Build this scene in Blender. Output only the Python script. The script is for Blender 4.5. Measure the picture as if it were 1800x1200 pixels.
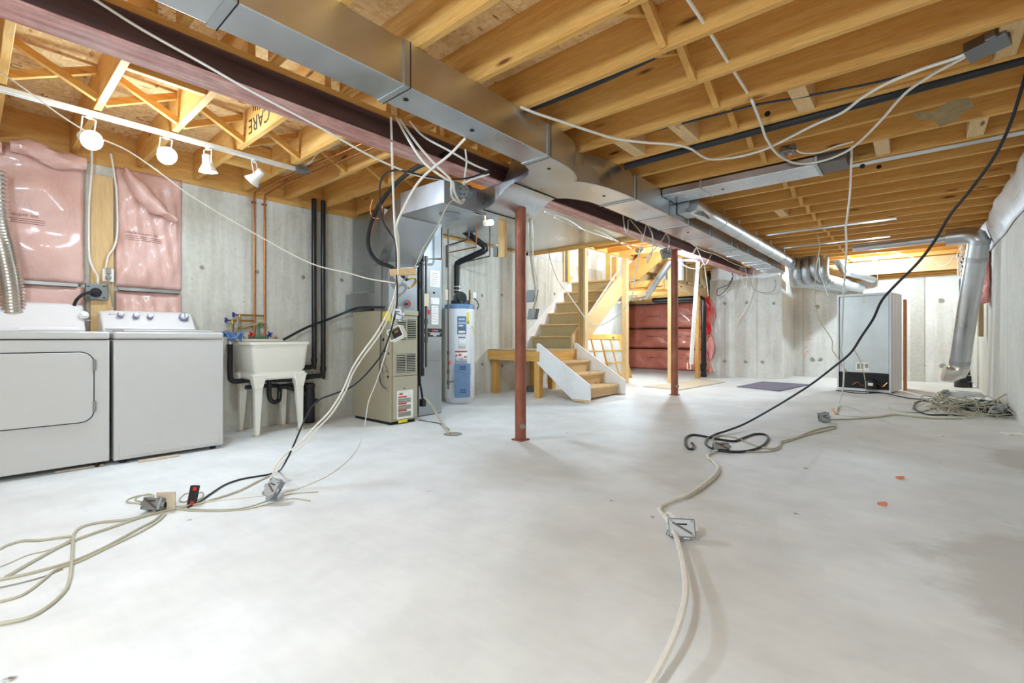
import bpy, bmesh, math, random
from mathutils import Vector, Matrix
random.seed(7)
for o in list(bpy.data.objects): bpy.data.objects.remove(o)
scene = bpy.context.scene
COL = scene.collection
# ------------------------------------------------------------------ camera
CAMZ = .88; FPX = 828.; CU = 900.; CV = 594.; YAW = math.radians(40.81)
cam_d = bpy.data.cameras.new('camera'); cam = bpy.data.objects.new('camera', cam_d); COL.objects.link(cam)
cam.location = (0, 0, CAMZ); cam.rotation_euler = (math.pi/2, 0, YAW)
cam_d.sensor_width = 36; cam_d.lens = 36*FPX/1800; cam_d.shift_y = -(600-CV)/1800
cam_d.clip_start = .03; scene.camera = cam
# ------------------------------------------------------------------ world, exposure
w = bpy.data.worlds.new('world'); scene.world = w; w.use_nodes = True
w.node_tree.nodes['Background'].inputs[0].default_value = (.9, .95, 1, 1)
w.node_tree.nodes['Background'].inputs[1].default_value = .3
vs = scene.view_settings
vs.view_transform = 'Standard'; vs.look = 'None'; vs.gamma = 1; vs.use_curve_mapping = False; vs.exposure = EXPOSURE = 1.38
scene.cycles.max_bounces = 10; scene.cycles.diffuse_bounces = 7; scene.cycles.glossy_bounces = 4
scene.cycles.use_denoising = True
scene.cycles.sample_clamp_indirect = 6
# lamp powers (each lamp's light sits in that lamp's builder)
W_TRACK = 20; W_SPILL = 3.4; W_FURN = 23; W_FAR = 46; W_STAIR = 50; W_UNDER_FILL = 26; W_UP = 7; W_NEAR_FILL = 66
# ------------------------------------------------------------------ helpers
SN = math.sin(YAW); CN = math.cos(YAW)
def PX(u, v, x=None, y=None, z=None, d=None):
    a = (u-CU)/FPX; b = (CV-v)/FPX
    rx = -SN+CN*a; ry = CN+SN*a
    if x is not None: d = x/rx
    elif y is not None: d = y/ry
    elif z is not None: d = (z-CAMZ)/b
    return Vector((rx*d, ry*d, CAMZ+b*d))
def fz(y):
    t = min(1, max(0, (y-3.2)/3.6)); return .08*t*t*(3-2*t)
def FL(u, v, h=0.):
    p = PX(u, v, z=h)
    for _ in range(8): p = PX(u, v, z=fz(p.y)+h)
    return p
V = Vector
WL = {}
class MB:
    def __init__(s): s.v = []; s.f = []
    def add(s, vs, fs):
        n = len(s.v); s.v += [V(p) for p in vs]; s.f += [tuple(i+n for i in q) for q in fs]; return s
    def hexa(s, p):
        return s.add(p, [(0,3,2,1),(4,5,6,7),(0,1,5,4),(1,2,6,5),(2,3,7,6),(3,0,4,7)])
    def box(s, x0, x1, y0, y1, z0, z1):
        return s.hexa([(x0,y0,z0),(x1,y0,z0),(x1,y1,z0),(x0,y1,z0),(x0,y0,z1),(x1,y0,z1),(x1,y1,z1),(x0,y1,z1)])
    def obox(s, c, a, b, e):
        c = V(c); a = V(a); b = V(b); e = V(e)
        return s.hexa([c-a-b-e,c+a-b-e,c+a+b-e,c-a+b-e,c-a-b+e,c+a-b+e,c+a+b+e,c-a+b+e])
    def bar(s, p0, p1, w, h, up=(0,0,1)):
        p0 = V(p0); p1 = V(p1); t = (p1-p0); L = t.length; t.normalize(); up = V(up)
        sd = t.cross(up); sd.normalize(); uu = sd.cross(t)
        return s.obox((p0+p1)/2, t*L/2, sd*w/2, uu*h/2)
    def frame(s, t):
        t = V(t).normalized(); r = V((0,0,1)) if abs(t.z) < .9 else V((1,0,0))
        a = t.cross(r).normalized(); return a, t.cross(a)
    def cyl(s, p0, p1, r0, r1=None, n=14, caps=True):
        p0 = V(p0); p1 = V(p1); r1 = r0 if r1 is None else r1
        a, b = s.frame(p1-p0); vs = []
        for p, r in ((p0,r0),(p1,r1)):
            for i in range(n):
                q = 2*math.pi*i/n; vs.append(p+(a*math.cos(q)+b*math.sin(q))*r)
        fs = [(i,(i+1)%n,n+(i+1)%n,n+i) for i in range(n)]
        if caps: fs += [tuple(range(n-1,-1,-1)), tuple(range(n,2*n))]
        return s.add(vs, fs)
    def lathe(s, p, axis, prof, n=16):
        p = V(p); t = V(axis).normalized(); a, b = s.frame(t); vs = []; fs = []
        for r, h in prof:
            for i in range(n):
                q = 2*math.pi*i/n; vs.append(p+t*h+(a*math.cos(q)+b*math.sin(q))*max(r,1e-4))
        m = len(prof)
        for j in range(m-1):
            for i in range(n): fs.append((j*n+i,j*n+(i+1)%n,(j+1)*n+(i+1)%n,(j+1)*n+i))
        fs += [tuple(range(n-1,-1,-1)), tuple(range((m-1)*n,m*n))]
        return s.add(vs, fs)
    def tube(s, pts, r, n=6, caps=True):
        pts = [V(p) for p in pts]; m = len(pts); vs = []; fs = []; a = None
        for k in range(m):
            t = (pts[min(k+1,m-1)]-pts[max(k-1,0)])
            if t.length < 1e-7: t = V((0,0,1))
            t.normalize()
            if a is None: a = s.frame(t)[0]
            a = a-t*a.dot(t)
            if a.length < 1e-5: a = s.frame(t)[0]
            a.normalize(); b = t.cross(a); rr = r[k] if isinstance(r,(list,tuple)) else r
            for i in range(n):
                q = 2*math.pi*i/n; vs.append(pts[k]+(a*math.cos(q)+b*math.sin(q))*rr)
        for k in range(m-1):
            for i in range(n): fs.append((k*n+i,k*n+(i+1)%n,(k+1)*n+(i+1)%n,(k+1)*n+i))
        if caps: fs += [tuple(range(n-1,-1,-1)), tuple(range((m-1)*n,m*n))]
        return s.add(vs, fs)
    def prism(s, poly, vec):
        n = len(poly); vec = V(vec); vs = [V(p) for p in poly]; vs += [p+vec for p in vs]
        return s.add(vs, [tuple(range(n-1,-1,-1)), tuple(range(n,2*n))]+[(i,(i+1)%n,n+(i+1)%n,n+i) for i in range(n)])
    def loft(s, rings, caps=True):
        n = len(rings[0]); m = len(rings); vs = [p for r in rings for p in r]; fs = []
        for k in range(m-1):
            for i in range(n): fs.append((k*n+i,k*n+(i+1)%n,(k+1)*n+(i+1)%n,(k+1)*n+i))
        if caps: fs += [tuple(range(n-1,-1,-1)), tuple(range((m-1)*n,m*n))]
        return s.add(vs, fs)
    def grid(s, fn, nu, nv):
        vs = [fn(i/nu, j/nv) for j in range(nv+1) for i in range(nu+1)]
        fs = [(j*(nu+1)+i,j*(nu+1)+i+1,(j+1)*(nu+1)+i+1,(j+1)*(nu+1)+i) for j in range(nv) for i in range(nu)]
        return s.add(vs, fs)
    def build(s, name, mat, parent=None, smooth=True, bevel=0, solid=0, fix=True):
        me = bpy.data.meshes.new(name)
        if parent is not None: org = WL[parent]
        else:
            xs = [p.x for p in s.v]; ys = [p.y for p in s.v]; zs = [p.z for p in s.v]
            org = V(((min(xs)+max(xs))/2, (min(ys)+max(ys))/2, min(zs)))
        me.from_pydata([p-org for p in s.v], [], s.f)
        if fix:
            bm = bmesh.new(); bm.from_mesh(me); bmesh.ops.recalc_face_normals(bm, faces=bm.faces); bm.to_mesh(me); bm.free()
        if smooth:
            me.polygons.foreach_set('use_smooth', [True]*len(me.polygons)); me.set_sharp_from_angle(angle=math.radians(38))
        me.materials.append(M[mat] if isinstance(mat, str) else mat)
        o = bpy.data.objects.new(name, me); COL.objects.link(o)
        if parent is not None: o.parent = parent
        else: o.location = org
        WL[o] = org
        if bevel:
            b = o.modifiers.new('bevel', 'BEVEL'); b.width = bevel; b.segments = 2; b.limit_method = 'ANGLE'; b.angle_limit = .7
        if solid:
            b = o.modifiers.new('solid', 'SOLIDIFY'); b.thickness = solid; b.offset = 0
        return o
def tag(o, label=None, cat=None, group=None, kind=None):
    if label: o['label'] = label
    if cat: o['category'] = cat
    if group: o['group'] = group
    if kind: o['kind'] = kind
    return o
def empty(name, loc, label=None, cat=None, group=None, kind=None):
    o = bpy.data.objects.new(name, None); o.empty_display_size = .1; o.location = loc; COL.objects.link(o); WL[o] = V(loc)
    return tag(o, label, cat, group, kind)
def B(*a): return MB().box(*a)
def shared(name, me, parent, loc, rot=(0,0,0), scale=(1,1,1)):
    o = bpy.data.objects.new(name, me); COL.objects.link(o); o.parent = parent
    o.location = V(loc)-WL[parent]; o.rotation_euler = rot; o.scale = scale; WL[o] = V(loc); return o
def spline(pts, sub=6):
    pts = [V(p) for p in pts]
    if len(pts) < 3: return pts
    P = [pts[0]*2-pts[1]]+pts+[pts[-1]*2-pts[-2]]; out = []
    for i in range(1, len(P)-2):
        a, b, c, d = P[i-1:i+3]
        for k in range(sub):
            t = k/sub
            out.append(.5*((2*b)+(c-a)*t+(2*a-5*b+4*c-d)*t*t+(3*b-a-3*c+d)*t**3))
    out.append(pts[-1]); return out
def text(name, body, loc, right, up, size, mat, parent, align='LEFT'):
    cu = bpy.data.curves.new(name, 'FONT'); cu.body = body; cu.size = size; cu.align_x = align; cu.resolution_u = 2
    t = bpy.data.objects.new(name, cu); COL.objects.link(t)
    dg = bpy.context.evaluated_depsgraph_get()
    me = bpy.data.meshes.new_from_object(t.evaluated_get(dg)); bpy.data.objects.remove(t)
    r = V(right).normalized(); u = V(up).normalized(); n = r.cross(u)
    me.materials.clear(); me.materials.append(M[mat])
    for vv in me.vertices:
        p = vv.co.copy(); vv.co = r*p.x+u*p.y+V(loc)-WL[parent]
    o = bpy.data.objects.new(name, me); COL.objects.link(o); o.parent = parent; WL[o] = WL[parent]; return o
# ------------------------------------------------------------------ materials
M = {}
class NT:
    def __init__(s, name):
        s.m = bpy.data.materials.new(name); s.m.use_nodes = True; s.t = s.m.node_tree; s.b = s.t.nodes['Principled BSDF']; M[name] = s.m
        s.tc = None
    def n(s, ty, **k):
        nd = s.t.nodes.new(ty)
        for q, v_ in k.items():
            if hasattr(nd, q): setattr(nd, q, v_)
        return nd
    def l(s, a, b): s.t.links.new(a, b)
    def co(s, scale=(1,1,1), rnd=False, geo=False):
        if geo: src = s.n('ShaderNodeNewGeometry').outputs['Position']
        else: src = s.n('ShaderNodeTexCoord').outputs['Object']
        if rnd:
            oi = s.n('ShaderNodeObjectInfo'); ad = s.n('ShaderNodeVectorMath', operation='MULTIPLY_ADD')
            cb = s.n('ShaderNodeCombineXYZ')
            for i in range(3): s.l(oi.outputs['Random'], cb.inputs[i])
            s.l(cb.outputs[0], ad.inputs[0]); ad.inputs[1].default_value = (37, 53, 71); s.l(src, ad.inputs[2]); src = ad.outputs[0]
        mp = s.n('ShaderNodeMapping'); mp.inputs['Scale'].default_value = scale; s.l(src, mp.inputs[0]); return mp.outputs[0]
    def noise(s, co, sc, det=4, rough=.55, dist=0):
        nd = s.n('ShaderNodeTexNoise'); s.l(co, nd.inputs['Vector']); nd.inputs['Scale'].default_value = sc
        nd.inputs['Detail'].default_value = det; nd.inputs['Roughness'].default_value = rough; nd.inputs['Distortion'].default_value = dist; return nd.outputs['Fac']
    def vor(s, co, sc, out='Distance', feat='F1', rnd=1):
        nd = s.n('ShaderNodeTexVoronoi', feature=feat); s.l(co, nd.inputs['Vector']); nd.inputs['Scale'].default_value = sc; nd.inputs['Randomness'].default_value = rnd; return nd.outputs[out]
    def ramp(s, fac, stops):
        nd = s.n('ShaderNodeValToRGB'); e = nd.color_ramp.elements
        while len(e) < len(stops): e.new(.5)
        for i, (p, c) in enumerate(stops):
            e[i].position = p; e[i].color = tuple(c)+(1,) if not isinstance(c, (int, float)) else (c, c, c, 1)
        s.l(fac, nd.inputs[0]); return nd.outputs[0]
    def mix(s, fac, a, b, mode='MIX'):
        nd = s.n('ShaderNodeMix', data_type='RGBA', blend_type=mode)
        for sock, val in ((nd.inputs[0], fac), (nd.inputs[6], a), (nd.inputs[7], b)):
            if isinstance(val, (int, float)): sock.default_value = val
            elif isinstance(val, tuple): sock.default_value = val+(1,)
            else: s.l(val, sock)
        return nd.outputs[2]
    def bump(s, h, st=.3, dist=.01):
        nd = s.n('ShaderNodeBump'); nd.inputs['Strength'].default_value = st; nd.inputs['Distance'].default_value = dist
        s.l(h, nd.inputs['Height']); s.l(nd.outputs[0], s.b.inputs['Normal'])
    def col(s, c):
        if isinstance(c, tuple): s.b.inputs['Base Color'].default_value = c+(1,)
        else: s.l(c, s.b.inputs['Base Color'])
        return s
    def set(s, **k):
        nm = dict(rough='Roughness', metal='Metallic', spec='Specular IOR Level', coat='Coat Weight', trans='Transmission Weight', alpha='Alpha')
        for q, v_ in k.items():
            if isinstance(v_, (int, float)): s.b.inputs[nm[q]].default_value = v_
            else: s.l(v_, s.b.inputs[nm[q]])
        return s
def lin(r, g, b):
    f = lambda c: (c/255/12.92) if c <= 10 else ((c/255+.055)/1.055)**2.4
    return (f(r), f(g), f(b))
def plain(name, rgb, rough=.5, metal=0, var=.06, spec=.5, sc=18):
    m = NT(name); c = lin(*rgb); co = m.co()
    nz = m.noise(co, sc, 3)
    m.col(m.ramp(nz, [(.3, tuple(max(0, k*(1-var)) for k in c)), (.7, tuple(min(1, k*(1+var)) for k in c))])).set(rough=rough, metal=metal, spec=spec); return m
def wood(name, axis, a, b, knots=True, rough=.65):
    m = NT(name); st = {'x': (1.2, 14, 14), 'y': (14, 1.2, 14), 'z': (14, 14, 1.2)}[axis]
    co = m.co(st, rnd=True); n1 = m.noise(co, 1.6, 5, .6, .6); n2 = m.noise(co, 9, 3, .5)
    c = m.ramp(n1, [(.25, lin(*a)), (.75, lin(*b))])
    c = m.mix(.22, c, m.ramp(n2, [(.35, .25), (.65, 1.)]), 'MULTIPLY')
    if knots:
        ks = {'x': (1.6, 7, 7), 'y': (7, 1.6, 7), 'z': (7, 7, 1.6)}[axis]
        v_ = m.vor(m.co(ks, rnd=True), 1.0); k = m.ramp(v_, [(.05, 1.), (.12, 0.)])
        c = m.mix(k, c, lin(104, 62, 28))
    oi = m.n('ShaderNodeObjectInfo'); c = m.mix(m.ramp(oi.outputs['Random'], [(0, 0.), (1, .25)]), c, tuple(k*.7 for k in lin(*a)))
    m.col(c).set(rough=rough, spec=.25); m.bump(n2, .15, .004); return m
JA, JB = (213, 154, 76), (235, 189, 116)
for ax in 'xyz': wood('pine_'+ax, ax, JA, JB)
for ax in 'xyz': wood('pale_'+ax, ax, (222, 184, 130), (238, 206, 156))
for ax in 'xyz': wood('stair_'+ax, ax, (188, 160, 112), (206, 182, 136), knots=False)
for ax in 'yz': wood('orange_'+ax, ax, (224, 164, 78), (238, 184, 98), knots=False, rough=.4)
# oriented strand board
m = NT('osb'); co = m.co((1, 1, 1), rnd=True)
wv = m.n('ShaderNodeTexVoronoi', feature='F1'); mp = m.n('ShaderNodeMapping'); m.l(co, mp.inputs[0]); mp.inputs['Scale'].default_value = (60, 16, 30); m.l(mp.outputs[0], wv.inputs['Vector']); wv.inputs['Scale'].default_value = 1
mp2 = m.n('ShaderNodeMapping'); m.l(co, mp2.inputs[0]); mp2.inputs['Scale'].default_value = (18, 52, 30); wv2 = m.n('ShaderNodeTexVoronoi', feature='F1'); m.l(mp2.outputs[0], wv2.inputs['Vector']); wv2.inputs['Scale'].default_value = 1
bw = m.n('ShaderNodeRGBToBW'); m.l(wv.outputs['Color'], bw.inputs[0]); bw2 = m.n('ShaderNodeRGBToBW'); m.l(wv2.outputs['Color'], bw2.inputs[0])
c1 = m.ramp(bw.outputs[0], [(.06, lin(150, 104, 56)), (.16, lin(214, 174, 114)), (.8, lin(238, 206, 154))])
c2 = m.ramp(bw2.outputs[0], [(.05, lin(160, 112, 60)), (.16, lin(218, 178, 120)), (.8, lin(240, 210, 162))])
c = m.mix(m.ramp(m.noise(co, 24, 2), [(.45, 0.), (.55, 1.)]), c1, c2); m.col(c).set(rough=.75, spec=.2); m.bump(bw.outputs[0], .2, .003)
# concrete wall: form-board lines, streaks, pinholes
def concrete(name, base, dark, lines=True, along='y', streak=.28):
    m = NT(name); co = m.co(geo=True)
    n1 = m.noise(co, 1.1, 5, .6); n2 = m.noise(m.co((7, 7, .7), geo=True), 1.3, 4, .6); n3 = m.noise(co, 26, 4, .6)
    c = m.ramp(n1, [(.3, lin(*dark)), (.62, lin(*base))])
    c = m.mix(streak, c, m.ramp(n2, [(.32, lin(186, 180, 162)), (.6, (1., 1., 1.))]), 'MULTIPLY')
    c = m.mix(.14, c, m.ramp(n3, [(.35, .4), (.6, 1.)]), 'MULTIPLY')
    pin = m.ramp(m.vor(m.co((1, 1, .6), geo=True), 9), [(.035, 1.), (.06, 0.)]); c = m.mix(m.mix(.6, (0, 0, 0), pin), c, lin(96, 92, 84))
    if lines:
        sx = m.n('ShaderNodeSeparateXYZ'); m.l(m.co(geo=True), sx.inputs[0]); md = m.n('ShaderNodeMath', operation='PINGPONG'); md.inputs[1].default_value = .305
        m.l(sx.outputs[1 if along == 'y' else 0], md.inputs[0]); ln = m.ramp(md.outputs[0], [(.003, .4), (.012, 0.)]); c = m.mix(ln, c, lin(120, 112, 98))
    m.col(c).set(rough=.85, spec=.25); m.bump(n3, .35, .006); return m
concrete('concrete_y', (226, 225, 216), (208, 204, 192), streak=.4); concrete('concrete_x', (224, 222, 216), (202, 199, 192), along='x')
concrete('concrete_r', (224, 222, 214), (206, 203, 194), streak=.05)
concrete('block', (222, 222, 222), (204, 204, 202), lines=False)
m = NT('floor'); co = m.co(geo=True); n1 = m.noise(co, .55, 4, .55, .8); n2 = m.noise(co, 3.2, 6, .62); n3 = m.noise(m.co((1, 9, 1), geo=True), 3, 4)
c = m.ramp(n1, [(.3, lin(214, 212, 206)), (.52, lin(230, 230, 228)), (.7, lin(240, 241, 243))])
c = m.mix(.36, c, m.ramp(n2, [(.3, .62), (.62, 1.)]), 'MULTIPLY'); c = m.mix(.05, c, m.ramp(n3, [(.35, .5), (.6, 1.)]), 'MULTIPLY')
sp = m.ramp(m.vor(m.co(geo=True), 3.4), [(.03, 1.), (.07, 0.)]); c = m.mix(m.mix(m.ramp(m.noise(co, 30, 3), [(.45, 0.), (.6, 1.)]), (0, 0, 0), sp), c, lin(112, 100, 84))
wetp = m.n('ShaderNodeVectorMath', operation='DISTANCE'); wm = m.n('ShaderNodeMapping'); m.l(m.n('ShaderNodeNewGeometry').outputs['Position'], wm.inputs[0]); wm.inputs['Scale'].default_value = (1, .8, 0)
m.l(wm.outputs[0], wetp.inputs[0]); wetp.inputs[1].default_value = (.55, 2.0, 0)
ws = m.n('ShaderNodeMath', operation='MULTIPLY_ADD'); m.l(n2, ws.inputs[0]); ws.inputs[1].default_value = .55; m.l(wetp.outputs['Value'], ws.inputs[2])
c = m.mix(m.ramp(ws.outputs[0], [(.72, .55), (.84, 0.)]), c, lin(186, 181, 172))
wp2 = m.n('ShaderNodeVectorMath', operation='DISTANCE'); m.l(wm.outputs[0], wp2.inputs[0]); wp2.inputs[1].default_value = (.7, 3.85, 0); ws2 = m.n('ShaderNodeMath', operation='MULTIPLY_ADD'); m.l(n2, ws2.inputs[0]); ws2.inputs[1].default_value = .4; m.l(wp2.outputs['Value'], ws2.inputs[2])
c = m.mix(m.ramp(ws2.outputs[0], [(.45, .6), (.58, 0.)]), c, lin(176, 170, 158))
m.col(c).set(rough=.55, spec=.35); m.bump(n2, .12, .004)
# metals
def galv(name, base, rough, tint=.16):
    m = NT(name); co = m.co(geo=True); n1 = m.noise(co, 3, 3, .5)
    c = m.ramp(n1, [(.3, tuple(k*(1-tint) for k in lin(*base))), (.7, lin(*base))])
    m.col(c).set(metal=1, rough=m.ramp(n1, [(.3, rough*.8), (.7, rough*1.3)])); m.bump(m.noise(co, 1.2, 1), .03, .03); return m
galv('galv', (208, 211, 214), .32); galv('galv_dull', (190, 194, 196), .45); galv('galv_box', (148, 152, 154), .45); galv('chrome', (224, 224, 226), .14)
galv('foil', (230, 226, 220), .22)
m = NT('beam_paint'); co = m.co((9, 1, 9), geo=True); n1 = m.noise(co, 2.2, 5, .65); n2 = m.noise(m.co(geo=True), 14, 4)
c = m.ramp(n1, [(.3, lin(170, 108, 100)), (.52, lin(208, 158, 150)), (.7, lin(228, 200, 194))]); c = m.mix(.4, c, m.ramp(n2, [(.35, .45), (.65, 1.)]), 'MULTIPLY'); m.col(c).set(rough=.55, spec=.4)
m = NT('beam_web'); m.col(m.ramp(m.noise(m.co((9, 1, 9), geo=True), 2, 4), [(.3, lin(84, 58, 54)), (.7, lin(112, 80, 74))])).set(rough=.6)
m = NT('rust_paint'); n1 = m.noise(m.co((1, 1, .4), geo=True), 9, 5, .65); m.col(m.ramp(n1, [(.3, lin(122, 64, 44)), (.62, lin(162, 94, 68)), (.74, lin(188, 136, 114))])).set(rough=.5)
plain('steel_grey', (150, 152, 152), .4, .9); plain('pipe_iron', (112, 102, 94), .5, .7); plain('copper', (196, 130, 84), .32, 1., .15); plain('brass', (196, 160, 90), .35, 1.)
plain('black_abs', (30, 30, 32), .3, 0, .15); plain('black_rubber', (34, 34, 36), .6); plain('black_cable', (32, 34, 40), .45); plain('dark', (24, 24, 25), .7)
plain('white_cable', (232, 228, 218), .45, 0, .05); plain('cream_cable', (188, 182, 160), .5, 0, .08); plain('grey_cable', (150, 146, 134), .5)
plain('enamel', (198, 196, 193), .22, 0, .01); plain('enamel_trim', (246, 246, 248), .3, 0, .01); plain('grey_trim', (196, 196, 198), .4); plain('blue_grey', (120, 124, 160), .4)
plain('fridge_side', (214, 214, 214), .35, 0, .03); plain('fridge_back', (204, 207, 205), .4, .35, .08, sc=3)
plain('beige', (172, 162, 138), .4, .15, .03); plain('beige_panel', (182, 176, 154), .42, .1, .02)
plain('sink', (232, 228, 216), .4, 0, .03, sc=6); plain('heater_white', (232, 234, 238), .3, 0, .02); plain('heater_blue', (112, 142, 180), .4, 0, .04)
plain('paper', (238, 236, 230), .7); plain('tag_paper', (214, 200, 168), .8); plain('red', (226, 44, 36), .4); plain('yellow', (236, 214, 50), .5); plain('blue', (50, 62, 150), .4); plain('green_brass', (96, 132, 104), .4, .3)
plain('label_blue', (104, 130, 164), .5); plain('ink', (44, 40, 42), .7); plain('ink_red', (206, 70, 60), .7); plain('ink_brown', (150, 96, 84), .7); plain('white_label', (244, 244, 244), .6)
plain('porcelain', (238, 236, 228), .3); plain('white_paint', (240, 238, 236), .45, 0, .03); plain('white_wall', (236, 238, 240), .8, 0, .02); plain('yellow_trim', (214, 190, 96), .5)
plain('track_white', (232, 230, 222), .4); plain('mat_purple', (122, 116, 134), .9, 0, .12); plain('cardboard', (208, 192, 168), .9, 0, .06); plain('rag', (110, 140, 190), .9, 0, .2); plain('orange', (238, 120, 40), .5); plain('chip', (226, 140, 106), .8)
plain('riser_tan', (182, 164, 120), .6, 0, .06, sc=6); plain('stain', (150, 130, 92), .8, 0, .2, sc=30); plain('seam', (186, 182, 172), .9, 0, .1, sc=30); plain('tie', (150, 146, 132), .9, 0, .2, sc=40); plain('efflor', (232, 178, 150), .9, 0, .1); plain('board_brown', (176, 116, 66), .6); plain('red_poly', (232, 40, 40), .35)
# pink insulation behind clear poly
def pinkm(name, a, b, rough, coat):
    m = NT(name); co = m.co(geo=True); n1 = m.noise(co, 4.5, 5, .6, .7); n2 = m.noise(m.co((1, 2.6, 1.2), geo=True), 7, 4, .6, 1.4)
    m.col(m.ramp(n1, [(.3, lin(*a)), (.7, lin(*b))])).set(rough=rough, coat=coat); m.b.inputs['Coat Roughness'].default_value = .12; m.bump(n2, .3, .03); return m
pinkm('pink_poly', (216, 170, 158), (228, 190, 180), .45, .45); pinkm('red_insul', (228, 132, 108), (242, 156, 134), .4, .5); pinkm('pink_fluff', (222, 128, 120), (244, 188, 178), .9, 0); pinkm('poly_white', (228, 228, 230), (244, 244, 245), .6, .05)
def emit(name, col_, st):
    m = NT(name); m.col((.9, .9, .9)); m.b.inputs['Emission Color'].default_value = col_+(1,); m.b.inputs['Emission Strength'].default_value = st; m.m.cycles.emission_sampling = 'NONE'
emit('bulb_on', (1, .98, .95), 9); emit('bulb_dim', (1, .98, .95), 5)
def lamp(name, loc, watts, radius, col_=(.66, .85, 1.), parent=None, spot=None):
    l = bpy.data.lights.new(name, 'SPOT' if spot else 'POINT'); l.energy = watts; l.shadow_soft_size = radius; l.color = col_
    o = bpy.data.objects.new(name, l); COL.objects.link(o)
    if parent is not None: o.parent = parent; o.location = V(loc)-WL[parent]
    else: o.location = loc
    if spot: l.spot_size = spot[1]; l.spot_blend = .5; o.rotation_euler = V(spot[0]).to_track_quat('-Z', 'Y').to_euler()
    return o
m = NT('glass'); m.col((.92, .95, .96)).set(rough=.05, alpha=.22)
# ================================================================== STRUCTURE
XL, XR, YB = -4.95, .72, -3.2
ZJ, ZT = 2.31, 2.545
def struct(o): o['kind'] = 'structure'; return o
def gridfloor():
    mb = MB(); ys = [YB+ (11.6-YB)*i/74 for i in range(75)]; xs = [-5.95+(6.85)*i/14 for i in range(15)]
    vs = [(x, y, fz(y)) for y in ys for x in xs]; n = len(xs)
    mb.add(vs, [(j*n+i, j*n+i+1, (j+1)*n+i+1, (j+1)*n+i) for j in range(len(ys)-1) for i in range(n-1)])
    return struct(mb.build('floor', 'floor', fix=False))
gridfloor()
wl = struct(B(XL-.25, XL, YB, 9.5, -.05, 2.26).build('wall_left', 'concrete_y', smooth=False))
struct(B(-5.95, XL, 9.5, 9.7, -.05, 2.5).build('wall_left_jog', 'concrete_x', smooth=False))
struct(B(-6.05, -5.85, 9.7, 11.45, -.05, 2.5).build('wall_left_recess', 'concrete_y', smooth=False))
struct(B(-5.95, -3.35, 11.38, 11.6, -.05, 2.5).build('wall_far_recess', 'concrete_x', smooth=False))
wfm = struct(B(-3.35, -2.0, 10.3, 11.6, -.05, 2.12).build('wall_far_middle', 'concrete_x', smooth=False))
wf = struct(B(-2.0, XR+.2, 11.45, 11.65, -.05, 2.0).build('wall_far', 'concrete_x', smooth=False))
wr = struct(B(XR, XR+.22, YB, 11.45, -.05, 2.05).build('wall_right', 'concrete_r', smooth=False))
struct(B(-5.2, XR+.22, YB-.2, YB, -.05, 2.55).build('wall_back', 'concrete_x', smooth=False))
struct(B(XR+.02, XR+.22, YB, 11.45, 2.05, 2.55).build('wall_right_upper', 'pine_y', smooth=False))
struct(B(-3.35, -2.0, 10.45, 11.6, 2.12, 2.55).build('wall_far_middle_upper', 'poly_white', smooth=False))
# thin joint of the far pilaster and the cold seam strip on the far wall
B(-.12, .08, 11.435, 11.45, .05, 2.0).build('seam_strip', 'seam', wf, smooth=False)
# patched form ties
tie_me = None
def tie(parent, p, axis, r):
    mb = MB(); n = 9; vs = []
    for k in (0, 1):
        for i in range(n):
            q = 2*math.pi*i/n; rr = r*(.75+.5*random.random()); e = V((0, math.cos(q), math.sin(q))) if axis == 'x' else V((math.cos(q), 0, math.sin(q)))
            vs.append(V(p)+e*rr*(1 if k == 0 else .85)+(V((.003*k, 0, 0)) if axis == 'x' else V((0, -.003*k, 0))))
    mb.loft([vs[:n], vs[n:]]); mb.build('tie_patch', 'tie', parent, smooth=False)
for u, v in ((355,470),(452,478),(533,487),(601,492),(452,640),(352,640),(606,680),(847,519),(882,518),(848,640),(883,642),(925,640),(975,516),(1000,519),(700,640)):
    tie(wl, PX(u, v, x=XL+.001), 'x', .022 if u < 800 else .028)
for u, v in ((1274,533),(1312,532),(1274,635),(1311,636),(1340,636),(1400-40,533)):
    tie(wfm, PX(u, v, y=10.299), 'y', .035)
for u, v in ((1436,539),(1442,632),(1620,531),(1655,528),(1620,642),(1657,643),(1428,632)):
    tie(wf, PX(u, v, y=11.449), 'y', .045)
for u, v in ((1417,610),(1421,596),(1415,624),(1425,585),(1418,618)):
    p = PX(u, v, y=11.448); MB().obox(p, (.035, 0, .012), (0, .004, 0), (-.006, 0, .012)).build('orange_stain', 'efflor', wf, smooth=False)
# concrete blocks above the wall beside the stairs
wb = struct(empty('wall_block_course', (XL-.1, 6.6, 2.26), kind='structure'))
for r in range(5):
    for k in range(-1, 3):
        y0 = 6.35+.4*k+(.2 if r % 2 else 0); y1 = min(y0+.39, 7.32)
        if y1-y0 > .08: B(XL-.2, XL-.005*(r % 2), y0, y1, 2.262+r*.2, 2.262+r*.2+.19).build('block', 'block', wb, smooth=False, bevel=.006)
B(XL-.19, XL-.012, 5.9, 7.3, 2.26, 3.26).build('mortar', 'tie', wb, smooth=False)
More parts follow.
